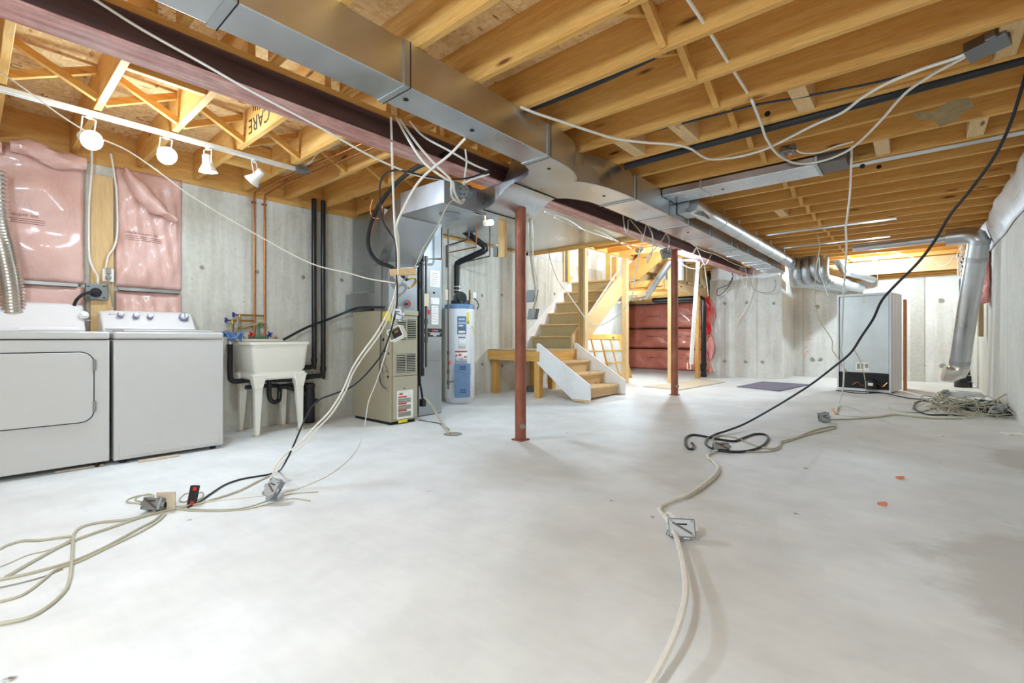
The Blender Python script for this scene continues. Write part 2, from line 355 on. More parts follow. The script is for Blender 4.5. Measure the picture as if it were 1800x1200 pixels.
# white vestibule at the head of the stairs
struct(B(XL-.2, XL-.02, 7.33, 8.6, 1.9, 3.6).build('wall_upper_left', 'white_wall', smooth=False))
struct(B(XL-.2, -3.3, 8.6, 8.7, 1.95, 3.6).build('wall_upper_back', 'white_wall', smooth=False))
struct(B(XL-.2, -3.9, 6.1, 6.18, 2.56, 3.6).build('wall_upper_front', 'white_wall', smooth=False))
struct(B(-3.96, -3.88, 6.18, 8.6, 2.56, 3.6).build('wall_upper_right', 'white_wall', smooth=False))
struct(B(XL-.2, -3.88, 6.1, 8.7, 3.6, 3.66).build('ceiling_upper', 'white_wall', smooth=False))
struct(B(XL-.02, XL+.02, 7.30, 7.36, 1.92, 3.3).build('trim_1', 'yellow_trim', smooth=False, bevel=.004))
struct(B(XL-.02, XL+.03, 7.16, 7.2, 1.92, 3.3).build('trim_2', 'pale_z', smooth=False))
struct(B(XL-.02, XL+.035, 7.22, 7.26, 1.92, 3.3).build('trim_3', 'steel_grey', smooth=False))
struct(B(-4.86, -4.78, 8.57, 8.6, 1.93, 3.4).build('trim_4', 'yellow_trim', smooth=False, bevel=.004))
struct(B(XL-.02, XL+.01, 7.37, 8.59, 1.93, 2.03).build('baseboard_upper', 'yellow_trim', smooth=False, bevel=.004))
# ------------------------------------------------------------------ ceiling: subfloor panels, joists, bridging, blocking
ce = struct(empty('ceiling', (-2, 4, ZT), kind='structure'))
XS = [-6.0, -5.0, -4.0, -2.78, -1.56, -.34, .95]; YS = [-3.3, -.95, 1.49, 3.93, 6.2, 8.6, 11.65]
for i in range(6):
    for j in range(6):
        if i == 0 and j < 5: continue
        if i == 1 and j == 4: continue
        B(XS[i]+.002, XS[i+1]-.002, YS[j]+.002, YS[j+1]-.002, ZT, ZT+.016).build('panel', 'osb', ce, smooth=False)
JS = .4064
def jme(L, ax='x'):
    mb = B(-L/2, L/2, -.019, .019, 0, .233); o = mb.build('joist', 'pine_x', ce, smooth=False, bevel=.003); return o
YR = [.226+.019+JS*n for n in range(-8, 28)]
YLf = [.13+.408*n for n in range(-8, 28)]
proto = None
def joist(x0, x1, y):
    B(x0, x1, y-.019, y+.019, ZJ, ZT-.001).build('joist', 'pine_x', ce, smooth=False, bevel=.003)
for y in YR: joist(-2.6, XR+.02, y)
for y in YLf:
    if y > 11.3: continue
    if y < 6.15: joist(XL+.0, -2.56, y+.0)
    elif y < 7.8: joist(-3.96, -2.56, y)
    elif y < 8.95: joist(-3.28, -2.56, y)
    else: joist(-4.9 if y < 9.5 else -5.8, -2.56, y)
B(XL+.0, -2.7, 6.18, 6.26, ZJ, ZT-.001).build('header_joist', 'stair_x', ce, smooth=False, bevel=.003)
B(-4.0, -3.96, 6.26, 8.6, ZJ, ZT-.001).build('header_joist', 'pine_y', ce, smooth=False, bevel=.003)
struct(B(XL-.2, XL+.0, YB, 6.15, 2.262, 2.3).build('trim_sill', 'pine_y', smooth=False))
struct(B(XL-.06, XL-.02, YB, 6.15, 2.3, ZT).build('trim_rim_joist', 'pine_y', smooth=False))
# far wall: sill plates and rim
rim = struct(empty('trim_far_rim', (-.6, 11.5, 2.0), kind='structure'))
for k in range(4): B(-2.0, XR, 11.42-.02*(k % 2), 11.6, 2.002+.041*k, 2.002+.041*k+.037).build('plate', 'pine_x', rim, smooth=False, bevel=.003)
B(-2.0, XR, 11.47, 11.6, 2.17, ZT).build('rim_board', 'pine_x', rim, smooth=False)
B(-2.0, XR, 11.02, 11.06, 2.06, 2.31).build('header', 'pale_x', rim, smooth=False, bevel=.003)
# cross bridging
def bridging(ylist, x, x0, y_from, y_to):
    for a, b in zip(ylist, ylist[1:]):
        if b-a > .45 or a < y_from or b > y_to: continue
        MB().bar((x-.025, a+.02, ZJ+.02), (x-.025, b-.02, ZT-.03), .036, .04).build('bridging', 'pine_y', ce, smooth=False)
        MB().bar((x+.025, b-.02, ZJ+.02), (x+.025, a+.02, ZT-.03), .036, .04).build('bridging', 'pine_y', ce, smooth=False)
bridging(YR, -.98, 0, -1, 11.5); bridging([y for y in YLf if y < 6.15], -3.78, 0, -1, 6.1)
def blocking(x, n, wd=.09, series=YR, z1=ZT-.02, mat='pale_y'):
    i = n+8; B(x-wd/2, x+wd/2, series[i]+.02, series[i+1]-.02, ZJ+.005, z1).build('blocking', mat, ce, smooth=False, bevel=.003)
for x, n in ((-1.66,7),(-1.25,7),(-.535,7),(.33,7),(-.21,10),(.303,10),(.62,10),(-1.2,14)): blocking(x, n)
for x, n in ((-3.2,1),(-4.3,3),(-3.1,4)): blocking(x, n, .04, YLf, mat='pine_y')
# stains on joists, cut-outs, the stencilled word
p = PX(1660, 200, y=YR[8+9]-.0195)
MB().prism([p+V((dx, -.001, dz)) for dx, dz in ((-.15,.05),(-.05,.03),(.03,.07),(.11,.06),(.13,.0),(.08,-.02),(.05,-.06),(-.02,-.075),(-.05,-.02),(-.12,.0))], (0,-.001,0)).build('grey_stain', 'stain', ce, smooth=False)
for u, v, n in ((1349,200,8),(1545,293,12),(1516,292,11)):
    q = PX(u, v, y=YR[8+n]-.0195); MB().cyl(q, q+V((0,-.002,0)), .018, n=12).build('bored_hole', 'dark', ce)
q = PX(510, 215, y=YLf[8+3]-.0195)
q = PX(468, 214, y=YLf[8+3]-.0205); text('stencil', 'CARE', (q.x+.06, YLf[8+3]-.0205, 2.335+.115), (-1,0,0), (0,0,-1), .15, 'ink', ce)
for k in range(4): B(q.x-.12-.035*k, q.x-.108-.035*k, YLf[8+3]-.021, YLf[8+3]-.0195, 2.47+.008*k, 2.53).build('stencil_bar', 'ink', ce, smooth=False)
# hardware along the poly strip at the right wall head
SURF = {}
def wrinkled(name, x, y0, y1, z0, z1, amp, mat, parent=None, nu=60, nv=10, seed=0, side=1, taper=0):
    rnd = random.Random(seed); ph = [rnd.random()*6 for _ in range(8)]
    def fn(a, b):
        y = y0+(y1-y0)*a; z = z0+(z1-z0)*b
        e = min(1, 8*min(a, 1-a, b, 1-b)+.15)
        d = amp*e*(1.1+.35*math.sin(9*a*(y1-y0)+ph[0]+3*b)+.3*math.sin(17*b+ph[1]+5*a)+.2*math.sin(31*a+9*b+ph[2])+.15*math.sin(23*b-19*a+ph[3]))
        return V((x+side*d, y, z+taper*math.sin(7*a*(y1-y0)+ph[4])))
    mb = MB().grid(fn, nu, nv); o = mb.build(name, mat, parent, fix=False, solid=.004); SURF[o] = lambda y, z: fn((y-y0)/(y1-y0), (z-z0)/(z1-z0)).x; return o
def fnr(a, b):
    y = 4.0+5.2*a; k = .012*math.sin(3.1*y+2*b)+.006*math.sin(9*y+5*b)
    return V((XR-.012-.1*b+k*b, y, 2.025+.275*b+.01*math.sin(4*y)*(1-b)))
o = MB().grid(fnr, 80, 8).build('poly_strip', 'poly_white', None, fix=False, solid=.004)
tag(o, 'white poly sheeting strip folded along the top of the right concrete wall', 'plastic sheet')
def fnp(a, b): return V((-3.32+1.3*a, 10.285-.05*math.sin(9*a)*b-.03*b, 2.08+.26*b+.02*math.sin(14*a)))
tag(MB().grid(fnp, 30, 6).build('poly_strip', 'poly_white', None, fix=False, solid=.004), 'clear crumpled poly sheet atop the concrete wall behind the far steel post', 'plastic sheet')
# ------------------------------------------------------------------ steel beam and posts
bx = empty('steel_beam', (-2.605, 4, 2.12), 'long rust-red steel I-beam carrying the joists along the room', 'beam')
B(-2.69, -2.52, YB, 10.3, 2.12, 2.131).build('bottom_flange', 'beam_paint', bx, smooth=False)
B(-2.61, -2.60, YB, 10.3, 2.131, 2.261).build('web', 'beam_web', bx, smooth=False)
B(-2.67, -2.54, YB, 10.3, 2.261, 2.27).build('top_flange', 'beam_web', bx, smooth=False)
B(-2.66, -2.545, YB, 10.3, 2.2705, 2.3085).build('nailer_plate', 'pine_y', bx, smooth=False)
def steel_post(y, label):
    t = empty('steel_post', (-2.605, y, fz(y)), label, 'post', 'steel posts under the beam')
    z0 = fz(y)
    MB().cyl((-2.605, y, z0+.012), (-2.605, y, 2.105), .048, n=20).build('shaft', 'rust_paint', t)
    B(-2.67, -2.54, y-.07, y+.07, 2.105, 2.1195).build('cap_plate', 'rust_paint', t, smooth=False)
    B(-2.66, -2.55, y-.055, y+.055, z0, z0+.012).build('base_plate', 'rust_paint', t, smooth=False)
    MB().cyl((-2.56, y-.03, z0+.13), (-2.54, y-.045, z0+.13), .022, n=10).build('adjusting_bolt', 'tie', t)
steel_post(3.13, 'rust-red round steel post standing in front of the stairs')
steel_post(6.52, 'brown steel post standing in front of the pink insulated recess')
# ================================================================== LAUNDRY
def rx(x, u0, v0, u1, v1, t=.004, mb=None):   # a thin panel on the plane X=x facing the room
    a = PX(u0, v0, x=x); b = PX(u1, v1, x=x); mb = mb or MB()
    return mb.box(x, x+t, min(a.y, b.y), max(a.y, b.y), min(a.z, b.z), max(a.z, b.z))
def roundrect(y0, y1, z0, z1, r, x, n=6):
    out = []
    for cy, cz, q0 in ((y1-r, z1-r, 0), (y0+r, z1-r, 90), (y0+r, z0+r, 180), (y1-r, z0+r, 270)):
        for i in range(n+1):
            q = math.radians(q0+90*i/n); out.append(V((x, cy+r*math.cos(q), cz+r*math.sin(q))))
    return out
FX = -4.22
def console(t, y0, y1, zt, zb, xb, xf, mat):
    mb = MB(); prof = [(xf, zb), (xf, zb+.03), (xf-.03, zb+.06), (xb+.085, zt-.02), (xb+.05, zt), (xb, zt), (xb, zb)]
    rings = []
    n = 8
    for i in range(n+1):
        a = i/n; y = y0+(y1-y0)*a; k = 0
        if i == 0 or i == n: k = .05
        rings.append([V((x-k*.3, y, zb+(z-zb)*(1-k*.8))) for x, z in prof])
    mb.loft(rings); return mb.build('control_panel', mat, t, bevel=.012)
# dryer
D = empty('dryer', (-4.56, .28, 0), 'white front-loading dryer with a rounded door at the left edge', 'dryer')
y0, y1 = -.075, .645
B(-4.9, FX, y0, y1, .035, .868).build('body', 'enamel', D, bevel=.008)
B(-4.9, FX+.008, y0, y1, .873, .925).build('lid', 'enamel', D, bevel=.012)
for y in (y0+.06, y1-.06):
    for x in (-4.85, FX-.05): MB().cyl((x, y, 0), (x, y, .04), .02).build('foot', 'dark', D)
MB().prism(roundrect(y0+.03, .565, .315, .79, .075, FX+.001), (.004, 0, 0)).build('door_gap', 'dark', D)
dd = MB().prism(roundrect(y0+.036, .559, .321, .784, .07, FX+.004), (.012, 0, 0)).build('door', 'enamel', D, bevel=.004)
for z in (.42, .70): MB().cyl((FX+.017, .563, z-.035), (FX+.017, .563, z+.035), .0085, n=10).build('hinge', 'steel_grey', dd)
console(D, y0+.01, y1-.06, 1.14, .925, -4.9, -4.72, 'enamel_trim')
k = PX(147, 554, x=-4.782); MB().lathe(k, (1, 0, .35), [(.03, 0), (.03, .012), (.022, .016), (.02, .035), (.0, .036)]).build('knob', 'enamel_trim', D)
for (u0, u1, v0, v1, mt) in ((144,158,541,541.8,'grey_trim'),(142,160,562,563.4,'grey_trim')): rx(-4.79 if v0 > 550 else -4.81, u0, v0, u1, v1, .006).build('print', mt, D, smooth=False)
B(-4.75, -4.712, .02, .12, .926, .95).build('lint_slot', 'cardboard', D, smooth=False); B(-4.74, -4.708, .13, .24, .927, .962).build('lint_screen_handle', 'enamel_trim', D, bevel=.006)
# washer
W = empty('washing_machine', (-4.56, 1.0, 0), 'white top-loading washing machine standing right of the dryer', 'washing machine')
y0, y1 = .665, 1.345
B(-4.9, FX+.005, y0, y1, .028, .87).build('body', 'enamel', W, bevel=.008)
B(-4.9, FX+.014, y0, y1, .874, .925).build('top', 'enamel', W, bevel=.014)
B(-4.66, FX-.03, y0+.06, y1-.06, .925, .94).build('lid', 'enamel', W, bevel=.006)
for y in (y0+.06, y1-.06):
    for x in (-4.85, FX-.05): MB().cyl((x, y, 0), (x, y, .03), .02).build('foot', 'dark', W)
B(FX+.005, FX+.009, y0+.03, y1-.03, .05, .13).build('kick_panel', 'enamel', W, bevel=.003)
console(W, y0+.015, y1-.05, 1.10, .925, -4.9, -4.70, 'enamel_trim')
B(-4.715, -4.697, y0+.03, y1-.06, .945, .955).build('trim_strip', 'grey_trim', W, smooth=False)
def dial(u, v, r):
    k = PX(u, v, x=-4.765); a = V((1, 0, .5)).normalized()
    MB().cyl(k-a*.01, k+a*.008, r*1.35, n=20).build('dial_ring', 'blue_grey', W); kk = MB().lathe(k, a, [(r, 0), (r, .02), (r*.85, .03), (0, .031)]).build('knob', 'enamel_trim', W)
    MB().obox(k+a*.032, (0, r*.15, 0), V((-.45, 0, .9))*r*.8, a*.004).build('pointer', 'steel_grey', kk)
for u, v, r in ((212,553,.016),(239,555,.016),(264,556,.016)): dial(u, v, r)
dial(323, 557, .026)
B(-4.812, -4.80, .73, .80, 1.066, 1.072).build('print', 'grey_trim', W, smooth=False)
# flexible dryer duct
pts = spline([PX(-12, 300, x=-4.74), PX(-8, 380, x=-4.74), PX(6, 440, x=-4.75), PX(18, 500, x=-4.79), PX(24, 560, x=-4.85)], 22)
rr = [.066+.006*(1 if i % 2 else -1) for i in range(len(pts))]
tag(MB().tube(pts, rr, 18).build('dryer_duct', 'foil'), 'crinkled silver foil dryer duct rising behind the dryer', 'duct')
# insulation blankets
def blanket(y0, y1, z0, z1, seed, label, nu=44, nv=30, amp=.05, name='insulation_batt'):
    o = wrinkled(name, XL+.015, y0, y1, z0, z1, amp, 'pink_poly', None, nu, nv, seed); return tag(o, label, 'insulation')
i1 = blanket(-1.6, .60, 1.3, 2.27, 1, 'large pink insulation blanket under clear poly above the dryer', 80)
i2 = blanket(.79, 1.24, 1.3, 2.27, 2, 'narrow pink insulation blanket above the washing machine', amp=.03)
i3 = blanket(-1.6, .60, .45, 1.275, 5, 'lower pink insulation blanket directly behind the dryer', 80)
i4 = blanket(.79, 1.24, .45, 1.265, 6, 'lower pink insulation blanket directly behind the washing machine', amp=.03)
def prints(par, y0, y1, z, sc):
    sf = SURF[par]; y = y0; off = WL[par]
    while y < y1:
        t = text('poly_print', 'polytarp-super six', (0, y, z), (0, 1, 0), (0, 0, 1), .036*sc, 'ink_brown', par)
        for vv in t.data.vertices: vv.co.x = sf(vv.co.y+off.y, vv.co.z+off.z)+.005-off.x
        for k in range(3):
            zz = z-.022-.015*k; MB().loft([[V((sf(y-.02+.32*sc*i/12, zz)+.004, y-.02+.32*sc*i/12, zz)), V((sf(y-.02+.32*sc*i/12, zz)+.004, y-.02+.32*sc*i/12, zz+.0045)), V((sf(y-.02+.32*sc*i/12, zz), y-.02+.32*sc*i/12, zz+.002))] for i in range(13)]).build('print_line', 'ink_brown', par, smooth=False)
        y += .46*sc
prints(i1, -1.3, .2, PX(70, 382, x=-4.85).z, 1.); prints(i2, .84, 1.0, PX(240, 410, x=-4.85).z, .85)
for par, y0, y1, z in ((i3, -1.6, .56, 1.285), (i4, .80, 1.22, 1.28)): B(XL+.02, XL+.07, y0, y1, z-.012, z+.012).build('strap', 'galv', par, smooth=False)
# puffed top roll and folded flap of the poly
def fold(a, b):
    p0 = PX(215+ a*92, 300+a*88+10*math.sin(3*a), x=-4.86); w_ = .065*math.sin(math.pi*min(1, a*1.1+.05))+.012
    q = math.pi*1.25*b
    return p0+V((.03+.07*math.sin(q), .1*w_*math.cos(q)*3, .9*w_*math.cos(q)+.008*math.sin(20*a+6*b)))
tag(MB().grid(fold, 24, 14).build('poly_flap', 'pink_poly', None, fix=False, solid=.003), 'torn poly flap folded down at the right end of the pink blanket', 'plastic sheet')
for k, (ya, yb) in enumerate(((-.3, .16), (.2, .6))):
    def roll(a, b, ya=ya, yb=yb, k=k):
        q = math.pi*2*b; r = .055*(.6+.4*math.sin(math.pi*a))*(1+.15*math.sin(11*a+3*q+k))
        return V((XL+.12+r*math.cos(q), ya+(yb-ya)*a, 2.22+.02*math.sin(5*a+k)+r*1.2*math.sin(q)))
    MB().grid(roll, 22, 14).build('puffed_edge', 'pink_poly', i1, fix=False)
# stud board with outlets
sb = empty('stud_board', (XL+.05, .7, .6), 'vertical pine board between the pink insulation blankets', 'board')
B(XL+.001, XL+.04, .635, .775, .5, 2.17).build('board', 'pale_z', sb, smooth=False, bevel=.003)
ob = empty('dryer_outlet', PX(168, 513, x=XL+.04), 'square grey metal outlet box on the pine board with dryer plug', 'outlet')
rx(XL+.04, 149, 498, 188, 528, .045).build('box', 'galv_box', ob, smooth=False, bevel=.004)
for u, v in ((155,503),(183,503),(155,523),(183,523)): rx(XL+.085, u-2.5, v-1, u+2.5, v+1, .001).build('slot', 'dark', ob, smooth=False)
p = PX(168, 514, x=XL+.087); MB().lathe(p, (1, 0, 0), [(.035, 0), (.035, .02), (.026, .03), (.012, .034)], 18).build('plug', 'black_rubber', ob)
MB().tube(spline([p+V((.03, 0, 0)), PX(155, 514, x=XL+.15), PX(142, 520, x=XL+.15), PX(133, 530, x=XL+.13), PX(128, 545, x=XL+.09)]), .011, 8).build('power_cord', 'black_rubber', ob)
o2 = empty('duplex_outlet', PX(190, 483, x=XL+.04), 'white receptacle box with grey plugs on the pine board', 'outlet')
rx(XL+.04, 179, 472, 199, 496, .03).build('box', 'porcelain', o2, smooth=False, bevel=.004)
rx(XL+.07, 186, 470, 194, 482, .03).build('adapter', 'grey_cable', o2, smooth=False, bevel=.003)
p = PX(190, 488, x=XL+.075); MB().lathe(p, (1, 0, 0), [(.018, 0), (.018, .02), (.01, .03)], 12).build('plug', 'grey_cable', o2)
MB().tube(spline([p+V((.025, 0, 0)), PX(191, 500, x=XL+.1), PX(196, 520, x=XL+.1), PX(199, 540, x=XL+.09)]), .006, 6).build('power_cord', 'grey_cable', o2)
def cable(name, label, mat, r, pts, cat='cable', sub=6, n=6, group=None):
    P = []
    for q in pts:
        if isinstance(q, Vector): P.append(q)
        elif len(q) == 2: P.append(FL(q[0], q[1], r))
        elif len(q) == 3 and q[2] == 'f': P.append(FL(q[0], q[1], r))
        elif q[2] == 'd': P.append(PX(q[0], q[1], d=q[3]))
        elif q[2] == 'x': P.append(PX(q[0], q[1], x=q[3]))
        elif q[2] == 'y': P.append(PX(q[0], q[1], y=q[3]))
        elif q[2] == 'z': P.append(PX(q[0], q[1], z=q[3]))
        elif q[2] == 'h': P.append(FL(q[0], q[1], q[3]))
    return tag(MB().tube(spline(P, sub), r, n).build(name, mat), label, cat, group)
X1 = XL+.075
cable('wall_cable', 'white cable stapled down the left edge of the pine board', 'white_cable', .008, [(161,250,'x',X1),(161,300,'x',X1),(157,350,'x',X1),(156,400,'x',X1),(157,450,'x',X1),(163,470,'x',X1),(171,485,'x',X1),(172,498,'x',X1)])
cable('wall_cable', 'white cable running down the right edge of the pine board', 'white_cable', .007, [(195,270,'x',X1),(203,320,'x',X1),(206,360,'x',X1),(206,410,'x',X1),(200,435,'x',X1),(190,450,'x',X1),(186,472,'x',X1)])
# track lighting
tr = empty('track_light_rail', (-3.92, .7, 2.3), 'long white ceiling track rail above the washing machines', 'light track')
B(-3.94, -3.90, -.6, 1.78, 2.27, 2.3).build('rail', 'track_white', tr, smooth=False, bevel=.003)
B(-3.915, -3.905, -.6, 1.78, 2.268, 2.271).build('slot', 'grey_trim', tr, smooth=False)
def spot(u, v, aim, on, label, ang=0):
    p = PX(u, v, x=-3.92); t = empty('track_spotlight', p, label, 'spotlight', 'spotlights on the white track')
    a = V(aim).normalized(); base = V((-3.92, p.y-a.y*.03, 2.27)); pv = p-a*.05
    MB().cyl(base, base-V((0,0,.02)), .016, n=12).build('mount', 'track_white', t)
    mb = MB(); sd = a.cross(V((0,0,1))).normalized()*.034
    mb.tube([base-V((0,0,.018))+sd*.2, base-V((0,0,.018))+sd, pv+sd], .004, 6); mb.tube([base-V((0,0,.018))-sd*.2, base-V((0,0,.018))-sd, pv-sd], .004, 6); mb.build('yoke', 'track_white', t)
    MB().lathe(p-a*.115, a, [(.02, 0), (.03, .01), (.032, .05), (.034, .07), (.058, .115), (.060, .125), (.052, .118), (.03, .09), (.02, .09)], 20).build('shade', 'track_white', t)
    MB().lathe(p-a*.02, a, [(.012, 0), (.04, .01), (.048, .022), (.036, .032), (0, .036)], 18).build('bulb', 'bulb_on' if on else 'porcelain', t)
    if on: lamp('spot_lamp', p+a*.03, W_TRACK*on, .045, parent=t, spot=(a, math.radians(172))); lamp('spill_lamp', p+a*.09, W_SPILL*on, .05, parent=t)
    return t
spot(160, 246, (.8, .25, -.35), 1, 'blazing track spotlight above the dryer, nearest the left edge')
spot(293, 273, (.75, .05, -.45), 1, 'blazing track spotlight second from the left on the rail')
spot(366, 300, (-.05, .1, -1), .5, 'lit track spotlight pointing down, third on the rail')
spot(443, 318, (-.55, -.45, -.7), 0, 'unlit frosted track spotlight at the right end of the rail')
jb = empty('track_feed_box', (-3.9, 1.83, 2.29), 'small grey feed box at the end of the track rail', 'junction box')
B(-3.95, -3.87, 1.78, 1.88, 2.265, 2.31).build('box', 'galv_box', jb, smooth=False, bevel=.004)
p = PX(558, 240, y=1.98); jo = empty('octagon_box', p, 'round steel junction box on a joist above the track end', 'junction box')
MB().cyl(p+V((0,-.02,0)), p+V((0,.03,0)), .05, n=8).build('box', 'galv_box', jo); MB().cyl(p+V((0,-.024,0)), p+V((0,-.02,0)), .052, n=16).build('cover', 'galv_dull', jo)
cable('fixture_cable', 'short white cable looping from the steel junction box to the feed box', 'white_cable', .007, [(548,252,'y',1.93),(530,258,'y',1.9),(527,268,'y',1.9),(540,270,'y',1.88),(552,256,'y',1.9),(575,250,'y',1.95),(598,250,'y',2.0),(560,268,'y',1.9),(545,285,'y',1.86),(523,292,'y',1.84)])
# laundry sink
S = empty('laundry_sink', (-4.67, 1.9, 0), 'white plastic laundry tub on four legs beside the washing machine', 'sink')
x0, x1, y0, y1 = -4.925, -4.42, 1.625, 2.165
mb = MB(); rings = []
def rr4(x0, x1, y0, y1, z, r=.035, n=3):
    out = []
    for cx, cy, q0 in ((x1-r, y1-r, 0), (x0+r, y1-r, 90), (x0+r, y0+r, 180), (x1-r, y0+r, 270)):
        for i in range(n+1):
            q = math.radians(q0+90*i/n); out.append(V((cx+r*math.cos(q), cy+r*math.sin(q), z)))
    return out
for ins, z in ((.045, .5), (.04, .56), (.02, .60), (.0, .82), (-.012, .822), (-.012, .845), (.02, .845), (.03, .82), (.06, .60), (.07, .56)):
    rings.append(rr4(x0+.015+ins, x1-.015-ins, y0+.015+ins, y1-.015-ins, z))
mb.loft(rings); mb.build('basin', 'sink', S)
for xx, ax in ((x1-.05, 'x'), (x0+.05, 'x')):
    n_ = 12; pl = [V((xx, y0+.045, .57)), V((xx, y1-.045, .57)), V((xx, y1-.05, .43)), V((xx, y1-.115, .43))]
    pl += [V((xx, (y0+y1)/2+(.5*(y1-y0)-.115)*math.cos(math.pi*i/n_), .43+.085*min(1, 1.5*math.sin(math.pi*i/n_)))) for i in range(1, n_)]
    pl += [V((xx, y0+.115, .43)), V((xx, y0+.05, .43))]
    MB().prism(pl, (.012, 0, 0)).build('apron', 'sink', S, smooth=False)
for yy in (y0+.05, y1-.062):
    n_ = 12; pl = [V((x0+.045, yy, .57)), V((x1-.045, yy, .57)), V((x1-.05, yy, .43)), V((x1-.10, yy, .43))]
    pl += [V(((x0+x1)/2+(.5*(x1-x0)-.10)*math.cos(math.pi*i/n_), yy, .43+.085*min(1, 1.5*math.sin(math.pi*i/n_)))) for i in range(1, n_)]
    pl += [V((x0+.10, yy, .43)), V((x0+.05, yy, .43))]
    MB().prism(pl, (0, .012, 0)).build('apron', 'sink', S, smooth=False)
B(x0, x0+.09, y0+.01, y1-.01, .845, .87).build('faucet_deck', 'sink', S, bevel=.008)
for sx, xx in ((1, x1-.075), (-1, x0+.075)):
    for sy, yy in ((1, y1-.085), (-1, y0+.085)):
        t = (0.03); b_ = .018
        mb = MB(); top = [(xx-.05, yy-.06), (xx+.05, yy-.06), (xx+.05, yy+.06), (xx-.05, yy+.06)]; mid = [(xx-.03, yy-.035), (xx+.03, yy-.035), (xx+.03, yy+.035), (xx-.03, yy+.035)]
        bx_, by_ = xx+sx*.012, yy+sy*.012; bot = [(bx_-b_, by_-b_), (bx_+b_, by_-b_), (bx_+b_, by_+b_), (bx_-b_, by_+b_)]
        mb.loft([[V(q+(.55,)) for q in top], [V(q+(.42,)) for q in mid], [V(q+(.008,)) for q in bot]]); mb.build('leg', 'sink', S, bevel=.006)
        B(bx_-.035, bx_+.035, by_-.03, by_+.03, .001, .009).build('shim', 'cardboard', S, smooth=False)
F = empty('sink_faucet', PX(455, 597, x=-4.87), 'brass sink faucet with one red and one blue handle', 'faucet')
zf = .872; fy = PX(455, 597, x=-4.87).y
B(-4.9, -4.85, fy-.09, fy+.09, zf, zf+.025).build('body', 'green_brass', F, bevel=.006)
MB().tube(spline([V((-4.875, fy, zf+.02)), V((-4.875, fy, zf+.12)), V((-4.83, fy, zf+.15)), V((-4.77, fy, zf+.13))]), .011, 10).build('spout', 'green_brass', F)
for dy, mt in ((-.085, 'red'), (.085, 'blue')):
    h = MB(); c_ = V((-4.83, fy+dy, zf+.045)); h.cyl(c_-V((.02,0,.02)), c_, .008, n=8)
    for q in range(4):
        e = V((0, math.cos(q*1.571+.5), math.sin(q*1.571+.5)))*.028; h.obox(c_+e*.5, e*.5, (.006,0,0), V((0,-e.z,e.y)).normalized()*.007)
    h.build('handle', mt, F)
tag(MB().grid(lambda a, b: V((-4.80+.12*a+.01*math.sin(9*b), 1.50+.16*b, .86+.05*abs(math.sin(5*a+7*b))+.03*math.sin(9*b*a+1))), 12, 12).build('rag', 'rag', None, fix=False, solid=.008), 'crumpled blue rag on the back left corner of the laundry tub', 'rag')
tag(MB().lathe(PX(485, 598, x=-4.86)+V((0,0,.0)), (0,0,1), [(.02,0),(.02,.02),(.012,.025),(.012,.04)], 12).build('brass_fitting', 'brass', None), 'small brass fitting lying on the back rim of the tub', 'fitting')
# copper supply lines and valves
XC = XL+.03
for u, lab in ((447, 'left copper water pipe on the concrete wall above the tub'), (465, 'right copper water pipe on the concrete wall above the tub')):
    p = PX(u, 350, x=XC); t = empty('copper_pipe', (XC, p.y, .87), lab, 'pipe', 'copper pipes above the laundry tub')
    MB().tube([(XC, p.y, .89), (XC, p.y, 2.28), (XC+.02, p.y, 2.3), (XC+.5, p.y+.02, 2.32 if u < 450 else 2.325), (-2.75, p.y+.1, 2.325)], .0085, 10).build('pipe', 'copper', t)
    B(XC-.03, XC-.005, p.y-.02, p.y+.02, 2.2, 2.215).build('strap', 'copper', t)
    v = 564 if u == 447 else 555; q = PX(u, v, x=XC); e = PX(402 if u == 447 else 415, v, x=XC)
    MB().tube([q, V((XC, e.y, q.z))], .009, 8).build('branch', 'brass', t)
    MB().tube([V((XC, e.y+.03, q.z)), V((XC, e.y+.03, q.z-.06))], .012, 8).build('valve', 'brass', t)
    h = MB(); c_ = V((XC+.02, e.y-.03, q.z))
    for k in range(4):
        g = V((math.cos(k*1.571+.6), 0, math.sin(k*1.571+.6)))*.026; h.obox(c_+g*.5, g*.5, (0,.006,0), V((-g.z,0,g.x)).normalized()*.007)
    h.cyl(c_, c_+V((-.01,.03,0)), .006); h.build('valve_handle', 'blue', t)
MB_ = MB().bar(PX(393, 583, x=XL+.015), PX(465, 565, x=XL+.015), .018, .05, (1,0,0)); tag(MB_.build('pipe_bracket', 'stair_y', None, smooth=False), 'slanted wooden cleat behind the copper branches', 'wood strip')
for k, (a, b) in enumerate((((404,566),(401,600)), ((418,556),(408,595)))):
    p = PX(a[0], a[1], x=XL+.05); q = PX(b[0], b[1], x=XL+.12)
    cable('washer_hose', ('left' if k == 0 else 'right')+' grey washer hose dropping from a copper valve', 'grey_cable', .011, [p, (p+q)/2+V((.03,.01,.01)), q, q+V((.02,-.02,-.1))], 'hose', n=8, group='washer hoses')
sp = empty('standpipe', PX(405, 680, x=-4.8), 'black standpipe with elbow between washing machine and tub', 'pipe')
a = PX(404.5, 603, x=-4.8); b = PX(404.5, 668, x=-4.8)
MB().tube(spline([a, V((a.x, a.y, b.z+.05)), b+V((0,.015,.0)), b+V((0,.06,-.015)), b+V((0,.2,-.01)), b+V((0,.55,-.03))], 5), .024, 12).build('pipe', 'black_abs', sp)
MB().cyl(a-V((0,0,.01)), a+V((0,0,.05)), .027, n=12).build('collar', 'chrome', sp)
tp = empty('sink_trap', (-4.67, 1.9, .3), 'black P-trap and drain under the laundry tub', 'pipe')
